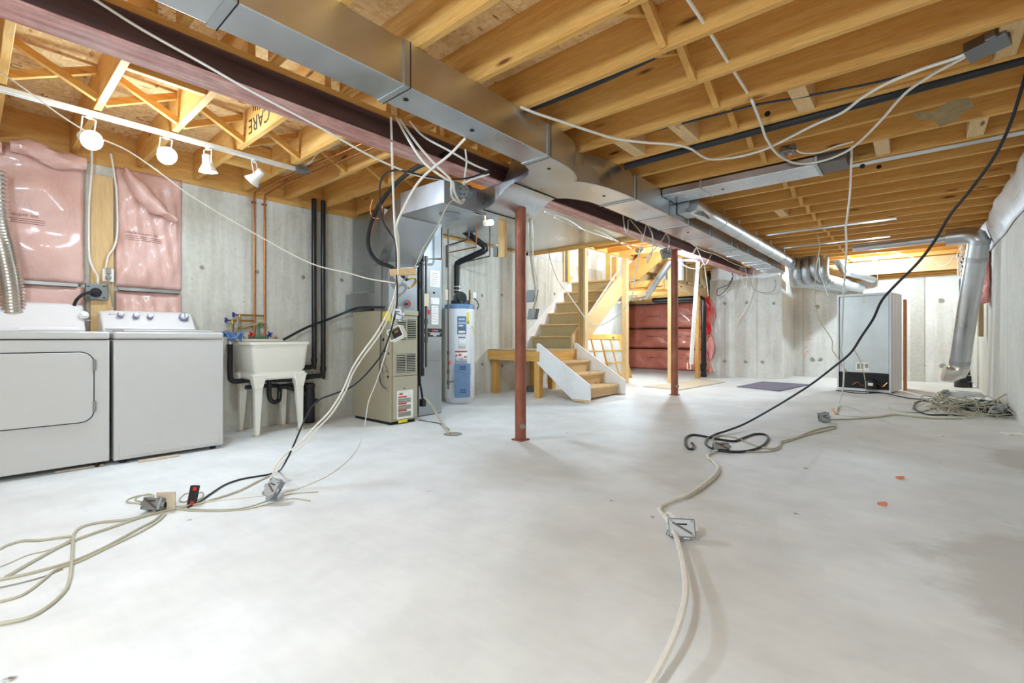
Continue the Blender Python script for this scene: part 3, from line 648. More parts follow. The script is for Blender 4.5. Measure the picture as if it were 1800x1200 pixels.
MB().tube(spline([V((-4.67,1.88,.5)), V((-4.67,1.88,.33)), V((-4.68,1.92,.27)), V((-4.7,1.98,.28)), V((-4.72,2.0,.38)), V((-4.8,2.05,.40)), V((-4.85,2.3,.40))], 6), .022, 12).build('trap', 'black_abs', tp)
MB().tube(spline([V((-4.75,1.7,.42)), V((-4.78,2.0,.41)), V((-4.8,2.25,.33)), V((-4.8,2.35,.25)), V((-4.8,2.42,.22))], 6), .02, 10).build('waste_arm', 'black_abs', tp)
cn = PX(543, 700, x=-4.82); sm = empty('sump_canister', V((-4.82, cn.y, 0)), 'black pump canister on the floor right of the tub', 'pump')
MB().lathe((-4.82, cn.y, .003), (0,0,1), [(.06,0),(.06,.3),(.055,.36),(.062,.362),(.062,.40),(.04,.41)], 18).build('body', 'black_abs', sm); MB().tube([(-4.82, cn.y-.02, .4), (-4.84, cn.y-.15, .38), (-4.84, cn.y-.3, .37)], .018, 8).build('inlet', 'black_abs', sm)
def stack(u, vb, lab, xs=-4.87):
    p = PX(u, 345, x=xs); q = PX(u, vb, x=xs); t = empty('drain_stack', (xs, p.y, q.z), lab, 'pipe', 'black drain stacks on the concrete wall')
    MB().tube(spline([V((xs,p.y,2.36)), V((xs,p.y,1.6)), V((xs,p.y,q.z+.08)), V((xs,p.y-.02,q.z+.01)), V((xs,p.y-.1,q.z)), V((xs+.02,p.y-.35,q.z-.01))], 7), .026, 14).build('pipe', 'black_abs', t)
    MB().cyl((xs, p.y, q.z+.05), (xs, p.y, q.z+.10), .031, n=14).build('coupling', 'black_abs', t)
stack(552, 645, 'left black drain stack rising right of the tub'); stack(568, 660, 'right black drain stack rising right of the tub')
cable('discharge_hose', 'thin black hose slanting up from the tub to the furnace', 'black_cable', .013, [(498,597,'x',-4.8),(540,575,'x',-4.82),(580,560,'x',-4.84),(622,543,'x',-4.7),(640,540,'y',2.76),(672,540,'y',2.74)], 'hose', n=8)
# ================================================================== MECHANICAL
FF = -4.02
Fu = empty('furnace', (-4.37, 2.96, .0), 'beige gas furnace cabinet with louvred front panels', 'furnace')
B(-4.73, FF, 2.785, 3.125, .03, 1.165).build('cabinet', 'beige', Fu, smooth=False, bevel=.006)
B(-4.70, FF-.03, 2.80, 3.11, .0, .03).build('plinth', 'dark', Fu, smooth=False)
up = B(FF, FF+.012, 2.815, 3.11, .495, 1.11).build('upper_panel', 'beige_panel', Fu, smooth=False, bevel=.005)
lo = B(FF, FF+.016, 2.815, 3.11, .055, .487).build('lower_panel', 'beige_panel', Fu, smooth=False, bevel=.005)
B(FF, FF+.02, 2.79, 3.12, 1.115, 1.165).build('top_flange', 'beige_panel', Fu, smooth=False, bevel=.004)
def louvre(u0, v0, u1, v1):
    a = PX(u0, v0, x=FF+.013); b = PX(u1, v1, x=FF+.013); y0, y1 = a.y, b.y; z1, z0 = a.z, b.z
    bk = B(FF+.011, FF+.0125, y0, y1, z0, z1).build('louvre_opening', 'dark', up, smooth=False); n = 11; h = (z1-z0)/n; mb = MB()
    for k in range(n): mb.obox((FF+.017, (y0+y1)/2, z0+h*(k+.5)), (.0, (y1-y0)/2, 0), (.003, 0, -.16*h), V((.0012, 0, .0010)))
    mb.build('louvre_slats', 'beige_panel', Fu, smooth=False)['kind'] = 'stuff'
for q in ((699,563,714,597),(716.5,561,731.5,596),(697.5,622,713,654),(715,621,730.5,653)): louvre(*q)
st = rx(FF+.0165, 697.5, 687, 726, 733, .0015).build('instruction_sticker', 'paper', lo, smooth=False)
rx(FF+.0185, 702, 691, 708, 693.5, .0006).build('sticker_logo', 'ink_red', Fu, smooth=False)
for k in range(9): rx(FF+.0185, 700, 697+k*4, 700+(22 if k % 3 else 15), 697.8+k*4, .0006).build('sticker_line', 'ink_red' if k % 3 == 0 else 'grey_cable', Fu, smooth=False)
rx(FF+.0165, 700, 738.2, 716, 741, .0015).build('yellow_tag', 'yellow', lo, smooth=False)
k = PX(711, 682, x=FF+.017); MB().cyl(k, k+V((.006,0,0)), .009, n=10).build('screw', 'steel_grey', lo)
YS_ = 2.7845
for u, v, r in ((677,617,.018),(683,621,.012),(682,662,.014),(674,597,.016)):
    p = PX(u, v, y=YS_); MB().cyl(p, p-V((0,.002,0)), r, n=14).build('knockout', 'dark', Fu)
p = PX(674, 631, y=YS_); mb = MB()
for i in range(10):
    q = i*.628; mb.obox(p+V((math.cos(q)*.035, -.001, math.sin(q)*.05)), (math.cos(q+1.57)*.008,0,math.sin(q+1.57)*.011), (0,.001,0), (math.cos(q)*.002,0,math.sin(q)*.002))
mb.build('knockout_ring', 'dark', Fu)
mb = MB()
for (u0, v0, u1, v1) in ((672,640,672,652),(672,654,677,654),(679,644,683,654),(676,640,680,646),(677,650,683,656)):
    a = PX(u0, v0, y=YS_); b = PX(u1, v1, y=YS_); mb.bar(a-V((0,.001,0)), b-V((0,.001,0)), .004, .003, (0,1,0))
mb.build('knockout_marks', 'dark', Fu)
a = PX(673, 548, y=YS_); b = PX(687, 564, y=YS_); B(a.x, b.x, YS_-.002, YS_, b.z, a.z).build('yellow_sticker', 'yellow', Fu, smooth=False)
MB().tube(spline([PX(672,430,y=2.74), PX(671,520,y=2.74), PX(669,610,y=2.75), PX(667,660,y=2.74), PX(672,678,y=2.73), PX(680,683,y=2.76)]), .008, 8).build('flex_conduit', 'pipe_iron', Fu)
# evaporator coil box and its transition
Co = empty('coil_cabinet', (-4.15, 2.95, 1.17), 'grey sheet-metal coil box on top of the furnace', 'coil box')
B(-4.28, FF, 2.77, 3.12, 1.166, 1.634).build('box', 'galv_dull', Co, smooth=False, bevel=.003)
k = PX(716, 534, x=FF); MB().cyl(k, k+V((.004,0,0)), .045, n=16).build('port_plate', 'steel_grey', Co); MB().cyl(k, k+V((.05,-.02,0)), .014, n=10).build('pipe_stub', 'black_rubber', Co); MB().cyl(k+V((.05,-.02,0)), k+V((.06,-.022,0)), .017, n=10).build('red_cap', 'red', Co)
Tr = empty('plenum_transition', (-3.9, 2.8, 1.64), 'tapered sheet-metal hood between coil box and overhead duct', 'duct')
def R4(x0, x1, y0, y1, z): return [V((x0,y0,z)), V((x1,y0,z)), V((x1,y1,z)), V((x0,y1,z))]
def T4(z): return [V((-4.28,2.84,z)), V((-3.385,2.45,z)), V((-3.385,2.88,z)), V((-4.28,3.1,z))]
MB().loft([R4(-4.28, FF, 2.77, 3.12, 1.636), T4(1.93), T4(2.12)]).build('hood', 'galv', Tr, smooth=False)
a, b = V((FF, 2.77, 1.64)), V((FF, 3.12, 1.64)); B(FF-.01, FF+.012, 2.765, 3.125, 1.63, 1.65).build('seam_band', 'galv_dull', Tr, smooth=False)
Sp = empty('supply_trunk', (-3.0, 2.9, 1.94), 'shiny boxy duct crossing under the beam from the furnace', 'duct')
B(-3.378, -2.80, 2.44, 2.89, 1.94, 2.13).build('box', 'galv', Sp, smooth=False, bevel=.004)
B(-2.85, -2.71, 2.79, 3.34, 1.94, 2.11).build('collar', 'galv', Sp, smooth=False)
B(-2.807, -2.795, 2.43, 2.9, 1.932, 2.13).build('seam_band', 'galv_dull', Sp, smooth=False)
p = PX(790, 377, z=1.938); MB().lathe(p-V((.0,0,.004)), (0,0,1), [(.07,0),(.085,.002),(.09,.004)], 24).build('access_cover', 'galv_dull', Sp)
rings = []
for x, z0, z1 in ((-2.715,1.94,2.11),(-2.66,1.95,2.11),(-2.6,1.975,2.11),(-2.53,2.025,2.11),(-2.48,2.06,2.14),(-2.42,2.083,2.26),(-2.38,2.09,2.308)):
    rings.append([V((x,2.79,z0)), V((x,3.34,z0)), V((x,3.34,z1)), V((x,2.79,z1))])
MB().loft(rings).build('offset_drop', 'galv', Sp)
B(-2.385, -2.375, 2.785, 3.345, 2.084, 2.09).build('seam_band', 'dark', Sp, smooth=False); B(-2.722, -2.712, 2.785, 3.345, 1.934, 1.94).build('seam_band', 'dark', Sp, smooth=False)
p = PX(885, 385, z=1.938)
# round junction cover on the trunk
p = PX(815, 335, y=2.60); jb = empty('round_junction_box', p, 'round grey junction box hanging against the duct by the beam', 'junction box')
MB().cyl(p, p+V((0,.05,0)), .055, n=20).build('box', 'galv_box', jb); MB().cyl(p-V((0,.004,0)), p, .058, n=20).build('cover', 'galv_dull', jb)
for i in range(5):
    q = i*1.256; MB().cyl(p+V((math.cos(q)*.035,-.006,math.sin(q)*.035)), p+V((math.cos(q)*.035,-.004,math.sin(q)*.035)), .006, n=8).build('cover_hole', 'dark', jb)
# wye with rounded elbows
Wy = empty('duct_wye', (-2.1, 3.1, 2.09), 'shiny duct fitting with two rounded elbows beside the beam', 'duct')
out = [(-1.862,2.53),(-1.862,2.66),(-1.872,2.76),(-1.892,2.86),(-1.925,2.95),(-1.965,3.02),(-2.0,3.06),(-1.955,3.13),(-1.915,3.24),(-1.89,3.36),(-1.872,3.5),(-1.862,3.64),(-1.862,3.76),(-2.2,3.76),(-2.215,3.62),(-2.255,3.5),(-2.31,3.4),(-2.378,3.345),(-2.378,2.785),(-2.28,2.77),(-2.19,2.72),(-2.12,2.64),(-2.08,2.53)]
MB().prism([V((x,y,2.09)) for x, y in out], (0,0,.216)).build('body', 'galv', Wy)
for xx, yy in ((-2.0,2.72),(-2.03,3.55)): MB().cyl((xx,yy,2.087), (xx,yy,2.09), .014, n=14).build('plug_hole', 'dark', Wy)
mb = MB(); 
for i in range(12): 
    a = V(out[i]+(2.088,)); b = V(out[i+1]+(2.088,)); mb.bar(a, b, .012, .01)
mb.build('seam_lip', 'galv_dull', Wy)
# near main duct
D1 = empty('main_duct', (-1.97, .4, 2.09), 'big square galvanised duct sweeping overhead toward the camera', 'duct')
B(-2.075, -1.862, YB+.1, 2.525, 2.09, 2.306).build('trunk', 'galv', D1, smooth=False, bevel=.004)
for y in (2.525, 1.38-.0, .62, -.3):
    B(-2.083, -1.854, y-.018, y+.018, 2.084, 2.306).build('drive_cleat', 'galv_dull', D1, smooth=False, bevel=.002)
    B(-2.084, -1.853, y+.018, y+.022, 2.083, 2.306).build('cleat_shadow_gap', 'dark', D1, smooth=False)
for u, v in ((714,175),(828,230)):
    p = PX(u, v, z=2.089); p.x = -1.97; MB().cyl(p-V((0,0,.002)), p, .014, n=14).build('plug_hole', 'dark', D1)
# far trunk
D2 = empty('far_trunk_duct', (-2.0, 6.8, 2.09), 'flat galvanised trunk duct running along the beam to the far wall', 'duct')
MB().loft([[V((-2.2,3.765,2.09)),V((-1.862,3.765,2.09)),V((-1.862,3.765,2.306)),V((-2.2,3.765,2.306))],[V((-2.2,6.0,2.09)),V((-1.862,6.0,2.09)),V((-1.862,6.0,2.306)),V((-2.2,6.0,2.306))],
  [V((-2.16,6.6,2.09)),V((-1.862,6.6,2.09)),V((-1.862,6.6,2.306)),V((-2.16,6.6,2.306))],[V((-2.14,9.85,2.09)),V((-1.862,9.85,2.09)),V((-1.862,9.85,2.306)),V((-2.14,9.85,2.306))]]).build('trunk', 'galv', D2, smooth=False)
for y in (3.79, 4.5, 5.05, 5.75, 6.6, 6.85, 7.4, 8.2, 8.5, 9.1, 9.4):
    x0 = -2.206 if y < 6.2 else -2.166
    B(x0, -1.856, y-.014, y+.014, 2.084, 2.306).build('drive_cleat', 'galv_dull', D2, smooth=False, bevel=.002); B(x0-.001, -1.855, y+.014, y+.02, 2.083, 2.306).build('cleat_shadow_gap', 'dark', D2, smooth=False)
for y in (5.4, 7.0, 8.8): MB().cyl((-2.0,y,2.086), (-2.0,y,2.09), .013, n=12).build('plug_hole', 'dark', D2)
# branch duct with boot and round run beside the trunk
Bd = empty('branch_duct', (-1.2, 4.5, 2.25), 'flat galvanised branch duct crossing below the joists from the trunk', 'duct')
B(-1.855, -.62, 4.34, 4.66, 2.235, 2.303).build('trunk', 'galv', Bd, smooth=False, bevel=.006)
B(-.62, -.60, 4.335, 4.665, 2.23, 2.305).build('end_collar', 'galv_dull', Bd, smooth=False); B(-1.50, -1.485, 4.335, 4.665, 2.231, 2.305).build('seam_band', 'galv_dull', Bd, smooth=False)
B(-.6, -.42, 4.36, 4.64, 2.24, 2.42).build('open_end', 'pipe_iron', Bd, smooth=False)
p = V((-1.35, 4.5, 2.233)); MB().cyl(p, p+V((0,0,.003)), .014, n=12).build('plug_hole', 'dark', Bd)
Rd = empty('round_duct', (-1.6, 6.7, 2.1), 'long round galvanised pipe running beside the far trunk duct', 'duct')
MB().loft([[V((-1.855,4.72,2.14)),V((-1.855,4.98,2.14)),V((-1.855,4.98,2.3)),V((-1.855,4.72,2.3))],[V((-1.74,4.72,2.14)),V((-1.74,4.98,2.14)),V((-1.74,4.98,2.28)),V((-1.74,4.72,2.28))],[V((-1.63,4.84,2.1)),V((-1.63,5.0,2.1)),V((-1.66,5.02,2.24)),V((-1.66,4.86,2.24))]]).build('boot', 'galv_dull', Rd, smooth=False)
pts = [V((-1.72,4.72,2.21)), V((-1.70,5.0,2.185)), V((-1.68,5.4,2.18)), V((-1.68,7.6,2.18)), V((-1.69,9.3,2.18)), V((-1.72,9.8,2.14)), V((-1.78,10.2,2.0)), V((-1.82,10.6,1.93))]
MB().tube(spline(pts, 10), .078, 20).build('pipe', 'galv', Rd)
for y in (5.5, 6.1, 6.9, 7.7, 8.6, 9.3): MB().cyl((-1.68,y-.012,2.18), (-1.68,y+.012,2.18), .0815, n=20).build('seam_ring', 'galv_dull', Rd); B(-1.645, -1.635, y-.008, y+.008, 2.25, 2.31).build('hanger_strap', 'galv_dull', Rd, smooth=False)
# cluster of adjustable elbows at the far end
labs = ['first silver elbow duct of the cluster, nearest the long round pipe', 'second silver elbow duct in the far cluster', 'third and tallest silver elbow duct in the far cluster', 'fourth silver elbow duct, at the right end of the cluster']
for k, (u, v0, v1, r) in enumerate(((1401,455,500,.075),(1417,452,492,.075),(1432,445,485,.085),(1447,452,490,.085))):
    x = PX(u, v0, y=9.68).x; r = .074 if k < 2 else .082; zt = (2.25, 2.25, 2.33, 2.25)[k]
    t = empty('elbow_duct', (x, 9.7, 2.0), labs[k], 'duct', 'cluster of round elbow ducts at the far wall')
    path = [V((x-.05,9.86,zt+.02)), V((x-.02,9.78,zt+.02)), V((x,9.71,zt)), V((x,9.67,zt-.07)), V((x,9.655,zt-.15)), V((x,9.655,zt-.23)), V((x+.01,9.68,zt-.31)), V((x+.03,9.74,zt-.36)), V((x+.06,9.84,zt-.385)), V((x+.2,10.4,zt-.40)), V((x+.4,11.25,zt-.41))]
    MB().tube(path, r, 18).build('gored_elbow', 'galv_dull', t)
    for i in (1, 2, 3, 5, 6, 7, 8):
        d_ = (path[i+1]-path[i-1]).normalized(); MB().cyl(path[i]-d_*.006, path[i]+d_*.006, r*1.045, n=18).build('crimp_ring', 'galv_dull', t)
p0, p1, p2 = PX(1470,450,y=10.6), PX(1487,476,y=10.7), PX(1535,489,y=11.2)
t = empty('angled_duct', p1, 'bent round silver duct on the lit header left of the far bulb', 'duct')
MB().tube([p0, p0*.5+p1*.5, p1, p1+(p2-p1)*.12, p2], .085, 16).build('pipe', 'galv', t); MB().cyl(p1-(p1-p0)*.06, p1+(p2-p1)*.06, .095, n=16).build('elbow_ring', 'galv_dull', t)
# flat panning sheets under joists
def panning(x0, x1, n, label, w_=.10, z=2.300):
    y = YR[n+8]+.03; o = B(x0, x1, y, y+w_, z, z+.006).build('panning_sheet', 'galv', None, smooth=False); return tag(o, label, 'sheet metal')
panning(-1.5, .6, 11, 'galvanised sheet strip under the joists just past the branch duct', .08); panning(-1.6, -.2, 17, 'galvanised sheet strip under the joists midway to the far wall', .1); panning(-1.7, -.3, 20, 'galvanised sheet strip under the joists near the elbow cluster', .1)
o = B(-4.9, -2.72, 3.55, 6.12, 2.296, 2.304).build('return_panning', 'galv', None, smooth=False); tag(o, 'wide galvanised return panning sheet under joists before the stairs', 'sheet metal')
tag(B(-4.9, -2.72, 6.11, 6.16, 2.25, 2.3).build('wood_strip', 'pine_x', None, smooth=False), 'thin wood strip along the edge of the return panning', 'wood strip')
# return air plenum beside the wall
Rp = empty('return_plenum', (-4.6, 3.1, 1.17), 'tall dull sheet-metal plenum between furnace and concrete wall', 'duct')
B(-4.925, -4.3, 2.9, 3.3, 1.37, 2.26).build('riser', 'galv_dull', Rp, smooth=False, bevel=.003); B(-4.94, -4.29, 2.82, 3.3, 1.19, 1.37).build('base_box', 'galv_dull', Rp, smooth=False, bevel=.003)
for z in (1.62, 1.385): B(-4.925, -4.3, 2.892, 2.9, z, z+.012).build('seam', 'galv', Rp, smooth=False)
Rt = empty('return_drop', (-4.4, 3.45, 0), 'tall grey return-air duct with stickers right of the furnace', 'duct')
RX = -4.22
B(-4.7, RX, 3.295, 3.63, .01, .62).build('base', 'galv_dull', Rt, smooth=False, bevel=.004); B(-4.7, RX-.004, 3.37, 3.63, .62, 2.26).build('riser', 'galv_dull', Rt, smooth=False, bevel=.004)
for (u0,v0,u1,v1,mt) in ((755.5,474,773,505,'paper'),(757,522.5,772,535,'paper'),(758,536.5,770.5,570.5,'paper'),(752,577,777,591.5,'ink')): rx(RX-.003, u0, v0, u1, v1, .002).build('sticker', mt, Rt, smooth=False)
for k in range(7): rx(RX-.0005, 758, 480+k*3.4, 770, 480.7+k*3.4, .0005).build('sticker_line', 'grey_cable', Rt, smooth=False)
for k in range(6): rx(RX-.0005, 760, 540+k*5, 769, 540.8+k*5, .0005).build('sticker_line', 'ink_red' if k != 2 else 'blue', Rt, smooth=False)
p = PX(763, 514.5, x=RX-.003); MB().cyl(p, p+V((.004,0,0)), .013, n=14).build('round_plug', 'dark', Rt)
rx(RX-.0005, 759.5, 579, 762, 583, .0006).build('label_logo', 'red', Rt, smooth=False); a = PX(762.5, 582, x=RX+.0008); text('label_text', 'TRANE', a, (0,1,0), (0,0,1), .02, 'white_label', Rt)
for k, wd in enumerate((22, 15, 18, 6)): rx(RX-.0005, 764.5-wd/2, 584+k*1.8, 764.5+wd/2, 585+k*1.8, .0006).build('label_line', 'white_label', Rt, smooth=False)
bp = empty('black_vent_pipe', (-4.1, 3.22, .45), 'thick black vent pipe between furnace and return duct', 'pipe')
MB().tube(spline([V((-4.1,3.225,.47)), V((-4.1,3.225,1.2)), V((-4.1,3.225,1.62)), V((-4.12,3.24,1.68)), V((-4.3,3.4,1.72)), V((-4.5,3.6,1.76))], 6), .036, 16).build('pipe', 'black_abs', bp); MB().cyl((-4.1,3.225,.47), (-4.1,3.225,.56), .043, n=16).build('coupling', 'black_abs', bp)
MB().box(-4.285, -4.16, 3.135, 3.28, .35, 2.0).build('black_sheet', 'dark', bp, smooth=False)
t = empty('condensate_pump', (-4.1, 3.3, .16), 'small black condensate fitting with pale hose beside the furnace', 'pump')
q = PX(743, 706, x=-4.1); B(q.x-.03, q.x+.03, q.y-.025, q.y+.025, q.z-.05, q.z+.03).build('body', 'black_abs', t, bevel=.006); MB().tube(spline([q+V((0,0,.03)), PX(741,688,x=-4.1), PX(738,672,x=-4.1), PX(737,660,x=-4.1)]), .012, 8).build('riser', 'black_rubber', t)
cable('drain_hose', 'pale hose curving from the condensate fitting to the floor drain', 'cream_cable', .011, [(745,698,'x',-4.08),(755,708,'x',-3.98),(768,728,'h',.06),(780,748,'h',.02),(788,758),(788,763)], 'hose', n=8)
cable('ground_wire', 'thin black wire lying from furnace to the floor drain', 'black_cable', .004, [(736,738),(755,741),(775,745),(790,755)])
p = FL(796, 763); tag(MB().lathe(p+V((0,0,.001)), (0,0,1), [(.085,0),(.085,.003),(.07,.004),(.03,.0045)], 20).build('floor_drain', 'tie', None), 'round floor drain in the concrete before the furnace', 'drain')
# water heater
Hc = V((-4.70, 4.36, 0)); He = empty('water_heater', Hc+V((0,0,fz(4.36))), 'white gas water heater with blue top and burner cover', 'water heater')
zf = fz(4.36)
MB().lathe(Hc+V((0,0,zf)), (0,0,1), [(.18,0),(.19,.05),(.2,.055),(.2,1.25)], 36).build('tank', 'heater_white', He)
MB().lathe(Hc+V((0,0,zf+1.25)), (0,0,1), [(.205,0),(.205,.05),(.19,.062),(.0,.065)], 36).build('top_cap', 'heater_blue', He)
MB().lathe(Hc+V((0,0,zf)), (0,0,1), [(.15,-.0),(.15,.05)], 24).build('foot_ring', 'dark', He)
def wrap(u0, u1, z0, z1, mat, name='label', out=.003):
    # a curved patch on the tank
    def ang(u):
        best = None
        for k in range(721):
            q = -math.pi/2-.9+k*2.6/720; P = Hc+V((math.cos(q), math.sin(q), 0))*.2; d = -SN*P.x+CN*P.y; uu = CU+FPX*(CN*P.x+SN*P.y)/d
            if best is None or abs(uu-u) < best[0]: best = (abs(uu-u), q)
        return best[1]
    a, b = ang(u0), ang(u1)
    return MB().grid(lambda s_, t_: Hc+V((math.cos(a+(b-a)*s_)*(.2+out), math.sin(a+(b-a)*s_)*(.2+out), z0+(z1-z0)*t_)), 8, 1).build(name, mat, He, fix=False, solid=.001)
def zv(v, dd=6.2): return CAMZ+(CV-v)*dd/FPX
wrap(804, 819.5, zv(587), zv(556), 'label_blue'); wrap(805.5, 817.5, zv(586), zv(581), 'paper', out=.005); wrap(805, 818, zv(568.5), zv(567), 'paper', 'label_stripe', .005); wrap(806, 817, zv(562), zv(560), 'paper', 'label_stripe', .005); wrap(806, 814, zv(574), zv(571), 'paper', 'label_stripe', .005)
wrap(820.5, 824.5, zv(569), zv(549), 'yellow', 'yellow_sticker'); wrap(806, 818, zv(593.5), zv(592), 'blue', 'label_stripe'); wrap(806, 819, zv(612), zv(596), 'paper', 'label', .002)
wrap(800, 821, zv(637), zv(617), 'paper', 'warning_label'); wrap(800, 821, zv(619), zv(616.5), 'ink_red', 'warning_stripe', .005)
for u0, u1, v0, v1 in ((801,804,623,626),(806,811,622,625),(815,820,626,628),(808,814,630,631)): wrap(u0, u1, zv(v1), zv(v0), 'ink_red', 'warning_mark', .005)
qa = math.atan2(-.35, .94)
bc = MB()
def bcv(a, b, r): 
    q = -.95+a*1.0; return Hc+V((math.cos(q)*r, math.sin(q)*r, zf+.10+.42*b))
ring = [(-1.0,.2),(-1.0,.26),(-.2,.26),(-.2,.2)]
def bp_(q, r, z): return Hc+V((math.cos(q)*r, math.sin(q)*r, z))
bc.loft([[bp_(-1.05,.2,z),bp_(-1.0,.27,z),bp_(-.72,.275,z),bp_(-.45,.275,z),bp_(-.2,.27,z),bp_(-.15,.2,z)] for z in (zf+.09, zf+.53)]); bc = bc.build('burner_cover', 'heater_blue', He, bevel=.006, smooth=False)
for z in (.15,.17,.19,.45,.47,.49): MB().loft([[bp_(-.75,.277,zf+z),bp_(-.45,.2785,zf+z),bp_(-.45,.2785,zf+z+.006),bp_(-.75,.277,zf+z+.006)],[bp_(-.75,.27,zf+z),bp_(-.45,.27,zf+z),bp_(-.45,.27,zf+z+.006),bp_(-.75,.27,zf+z+.006)]]).build('vent_slot', 'dark', bc, smooth=False)
zt = zf+1.312
pv = empty('power_vent', Hc+V((0,0,zt)), 'black power-vent blower on top of the water heater', 'blower')
MB().cyl(Hc+V((.07,-.05,zt+.085)), Hc+V((-.07,.05,zt+.085)), .085, n=20).build('housing', 'black_abs', pv); MB().cyl(Hc+V((.07,-.05,zt+.085)), Hc+V((.11,-.08,zt+.085)), .045, n=16).build('motor', 'black_abs', pv)
B(Hc.x-.09, Hc.x+.09, Hc.y-.08, Hc.y+.1, zt, zt+.06).build('base', 'black_abs', pv, bevel=.01)
MB().cyl(Hc+V((.09,.1,zt)), Hc+V((.09,.1,zt+.2)), .012, n=8).build('fitting', 'brass', pv); B(Hc.x+.05, Hc.x+.13, Hc.y+.13, Hc.y+.19, zt+.09, zt+.17).build('control_box', 'porcelain', pv, bevel=.004)
MB().tube(spline([Hc+V((.1,.16,zt+.1)), Hc+V((.12,.2,zt+.06)), Hc+V((.12,.24,zt)), Hc+V((.1,.23,zt-.06))]), .007, 6).build('cord', 'black_rubber', pv)
vp = empty('vent_pipe', Hc+V((0,0,zt+.16)), 'black vent pipe bending up from the water heater', 'pipe')
a = PX(803, 515, y=4.4); b = PX(803, 462, y=4.4); c = PX(855, 437, y=4.55); e = PX(788, 386, y=4.3)
MB().tube([a, b+V((0,0,-.04)), b+V((.012,0,-.008)), b+V((.06,.02,.02)), c+V((-.05,-.01,-.03)), c+V((-.012,0,-.006)), c+V((-.02,0,.03)), e], .042, 16).build('pipe', 'black_abs', vp)
for z in (0, .05): MB().cyl(a+V((0,0,z+.03)), a+V((0,0,z+.045)), .046, n=16).build('clamp_band', 'chrome', vp)
g = empty('gas_pipe', PX(788, 680, x=-4.45), 'thin iron gas drop pipe before the water heater', 'pipe')
a = PX(788, 480, x=-4.42); b = PX(788, 684, x=-4.42)
MB().tube([a+V((0,0,.55)), a, b], .010, 10).build('pipe', 'pipe_iron', g)
for v in (620, 653, 672): q = PX(788, v, x=-4.42); MB().cyl(q-V((0,0,.025)), q+V((0,0,.025)), .017, n=10).build('fitting', 'pipe_iron', g)
q = PX(788, 671, x=-4.42); MB().tube([q, q+V((.0,.09,.0))], .011, 8).build('branch', 'pipe_iron', g); q = PX(789, 638, x=-4.40); B(q.x, q.x+.012, q.y-.008, q.y+.02, q.z-.015, q.z+.025).build('shutoff_handle', 'red', g, bevel=.003)
q = PX(785, 518, x=-4.39); MB().obox(q, (0,.022,0), (0,0,.062), (.001,0,0)).build('paper_tag', 'tag_paper', g)
g = empty('gas_pipe', PX(749, 600, x=-4.12), 'iron gas pipe with red shutoff beside the furnace vent', 'pipe')
a = PX(749, 455, x=-4.1); b = PX(749, 645, x=-4.1)
MB().tube([PX(777,400,x=-4.1), PX(777,452,x=-4.1), PX(775,455,x=-4.1), a, b], .013, 10).build('pipe', 'pipe_iron', g)
for v in (455, 565, 582, 597): q = PX(749, v, x=-4.1); MB().cyl(q-V((0,0,.03)), q+V((0,0,.03)), .02, n=10).build('fitting', 'pipe_iron', g)
q = PX(753, 549, x=-4.08); B(q.x, q.x+.012, q.y-.01, q.y+.015, q.z-.02, q.z+.03).build('shutoff_handle', 'red', g, bevel=.003); q = PX(750, 527, x=-4.07); MB().obox(q, (0,.03,0), (0,0,.068), (.001,0,0)).build('paper_tag', 'tag_paper', g)
g = empty('iron_pipe', PX(830, 400, y=4.7), 'thin iron and copper lines running under the joists behind the vent', 'pipe')
MB().tube([PX(786,470,y=4.3), PX(785,432,y=4.3), PX(818,422,y=4.3), PX(824,415,y=4.3), PX(824,385,y=4.3)], .012, 8).build('iron_line', 'pipe_iron', g); MB().tube([PX(788,444,y=4.28), PX(837,434,y=4.28), PX(837,400,y=4.28)], .009, 8).build('copper_line', 'copper', g); MB().tube([PX(806,463,y=4.45), PX(861,450,y=4.45), PX(861,400,y=4.45)], .010, 8).build('iron_line', 'pipe_iron', g)
t = empty('conduit_stub', PX(828, 575, x=-4.55), 'white conduit with yellow wire beside the water heater', 'conduit')
a = PX(828, 577, x=-4.5); MB().cyl(V((a.x,a.y,.4)), a, .012, n=8).build('conduit', 'porcelain', t); MB().tube(spline([a, a+V((0,.02,.03)), a+V((.01,.04,-.02)), a+V((.01,.05,-.09))]), .005, 6).build('wire', 'yellow', t)
# hanging blocks of wood and furnace bulb
fb = PX(862, 391, y=3.62); Fb = empty('bare_bulb', fb, 'glowing bare bulb under the duct near the water heater', 'light bulb')
MB().lathe(fb, (.6,.2,0), [(.012,-.05),(.024,-.03),(.032,0),(.026,.026),(0,.036)], 16).build('bulb', 'bulb_on', Fb)
MB().cyl(fb+V((-.035,-.01,0))*1., fb+V((-.07,-.02,0)), .03, n=14).build('socket', 'porcelain', Fb)
MB().cyl(fb+V((-.06,-.02,0)), V((fb.x-.06, fb.y-.02, 2.33)), .006, n=6).build('stem', 'porcelain', Fb)
lamp('bulb_lamp', fb+V((.05,.02,-.01)), W_FURN, .035, parent=Fb)
a = PX(878, 392, y=3.45); b = PX(889, 452, y=3.45); o = MB().obox(V(((a.x+b.x)/2, a.y, (2.29+b.z)/2)), ((b.x-a.x)/2,0,0), (0,.019,0), (0,0,(2.29-b.z)/2)).build('hanging_stud', 'pale_z', None, smooth=False, bevel=.003); tag(o, 'short pine stud hanging beside the bare bulb', 'board')
t = empty('switch_box', PX(874, 438, y=3.45), 'small metal switch box on the hanging pine stud', 'junction box'); q = PX(873, 440, y=3.44); B(q.x-.03, q.x+.02, q.y-.02, q.y+.03, q.z-.06, q.z+.05).build('box', 'galv_box', t, smooth=False, bevel=.003)
t = empty('shutoff_box', PX(937, 530, y=3.2), 'pair of metal boxes hanging on cables behind the rust-red post', 'junction box')
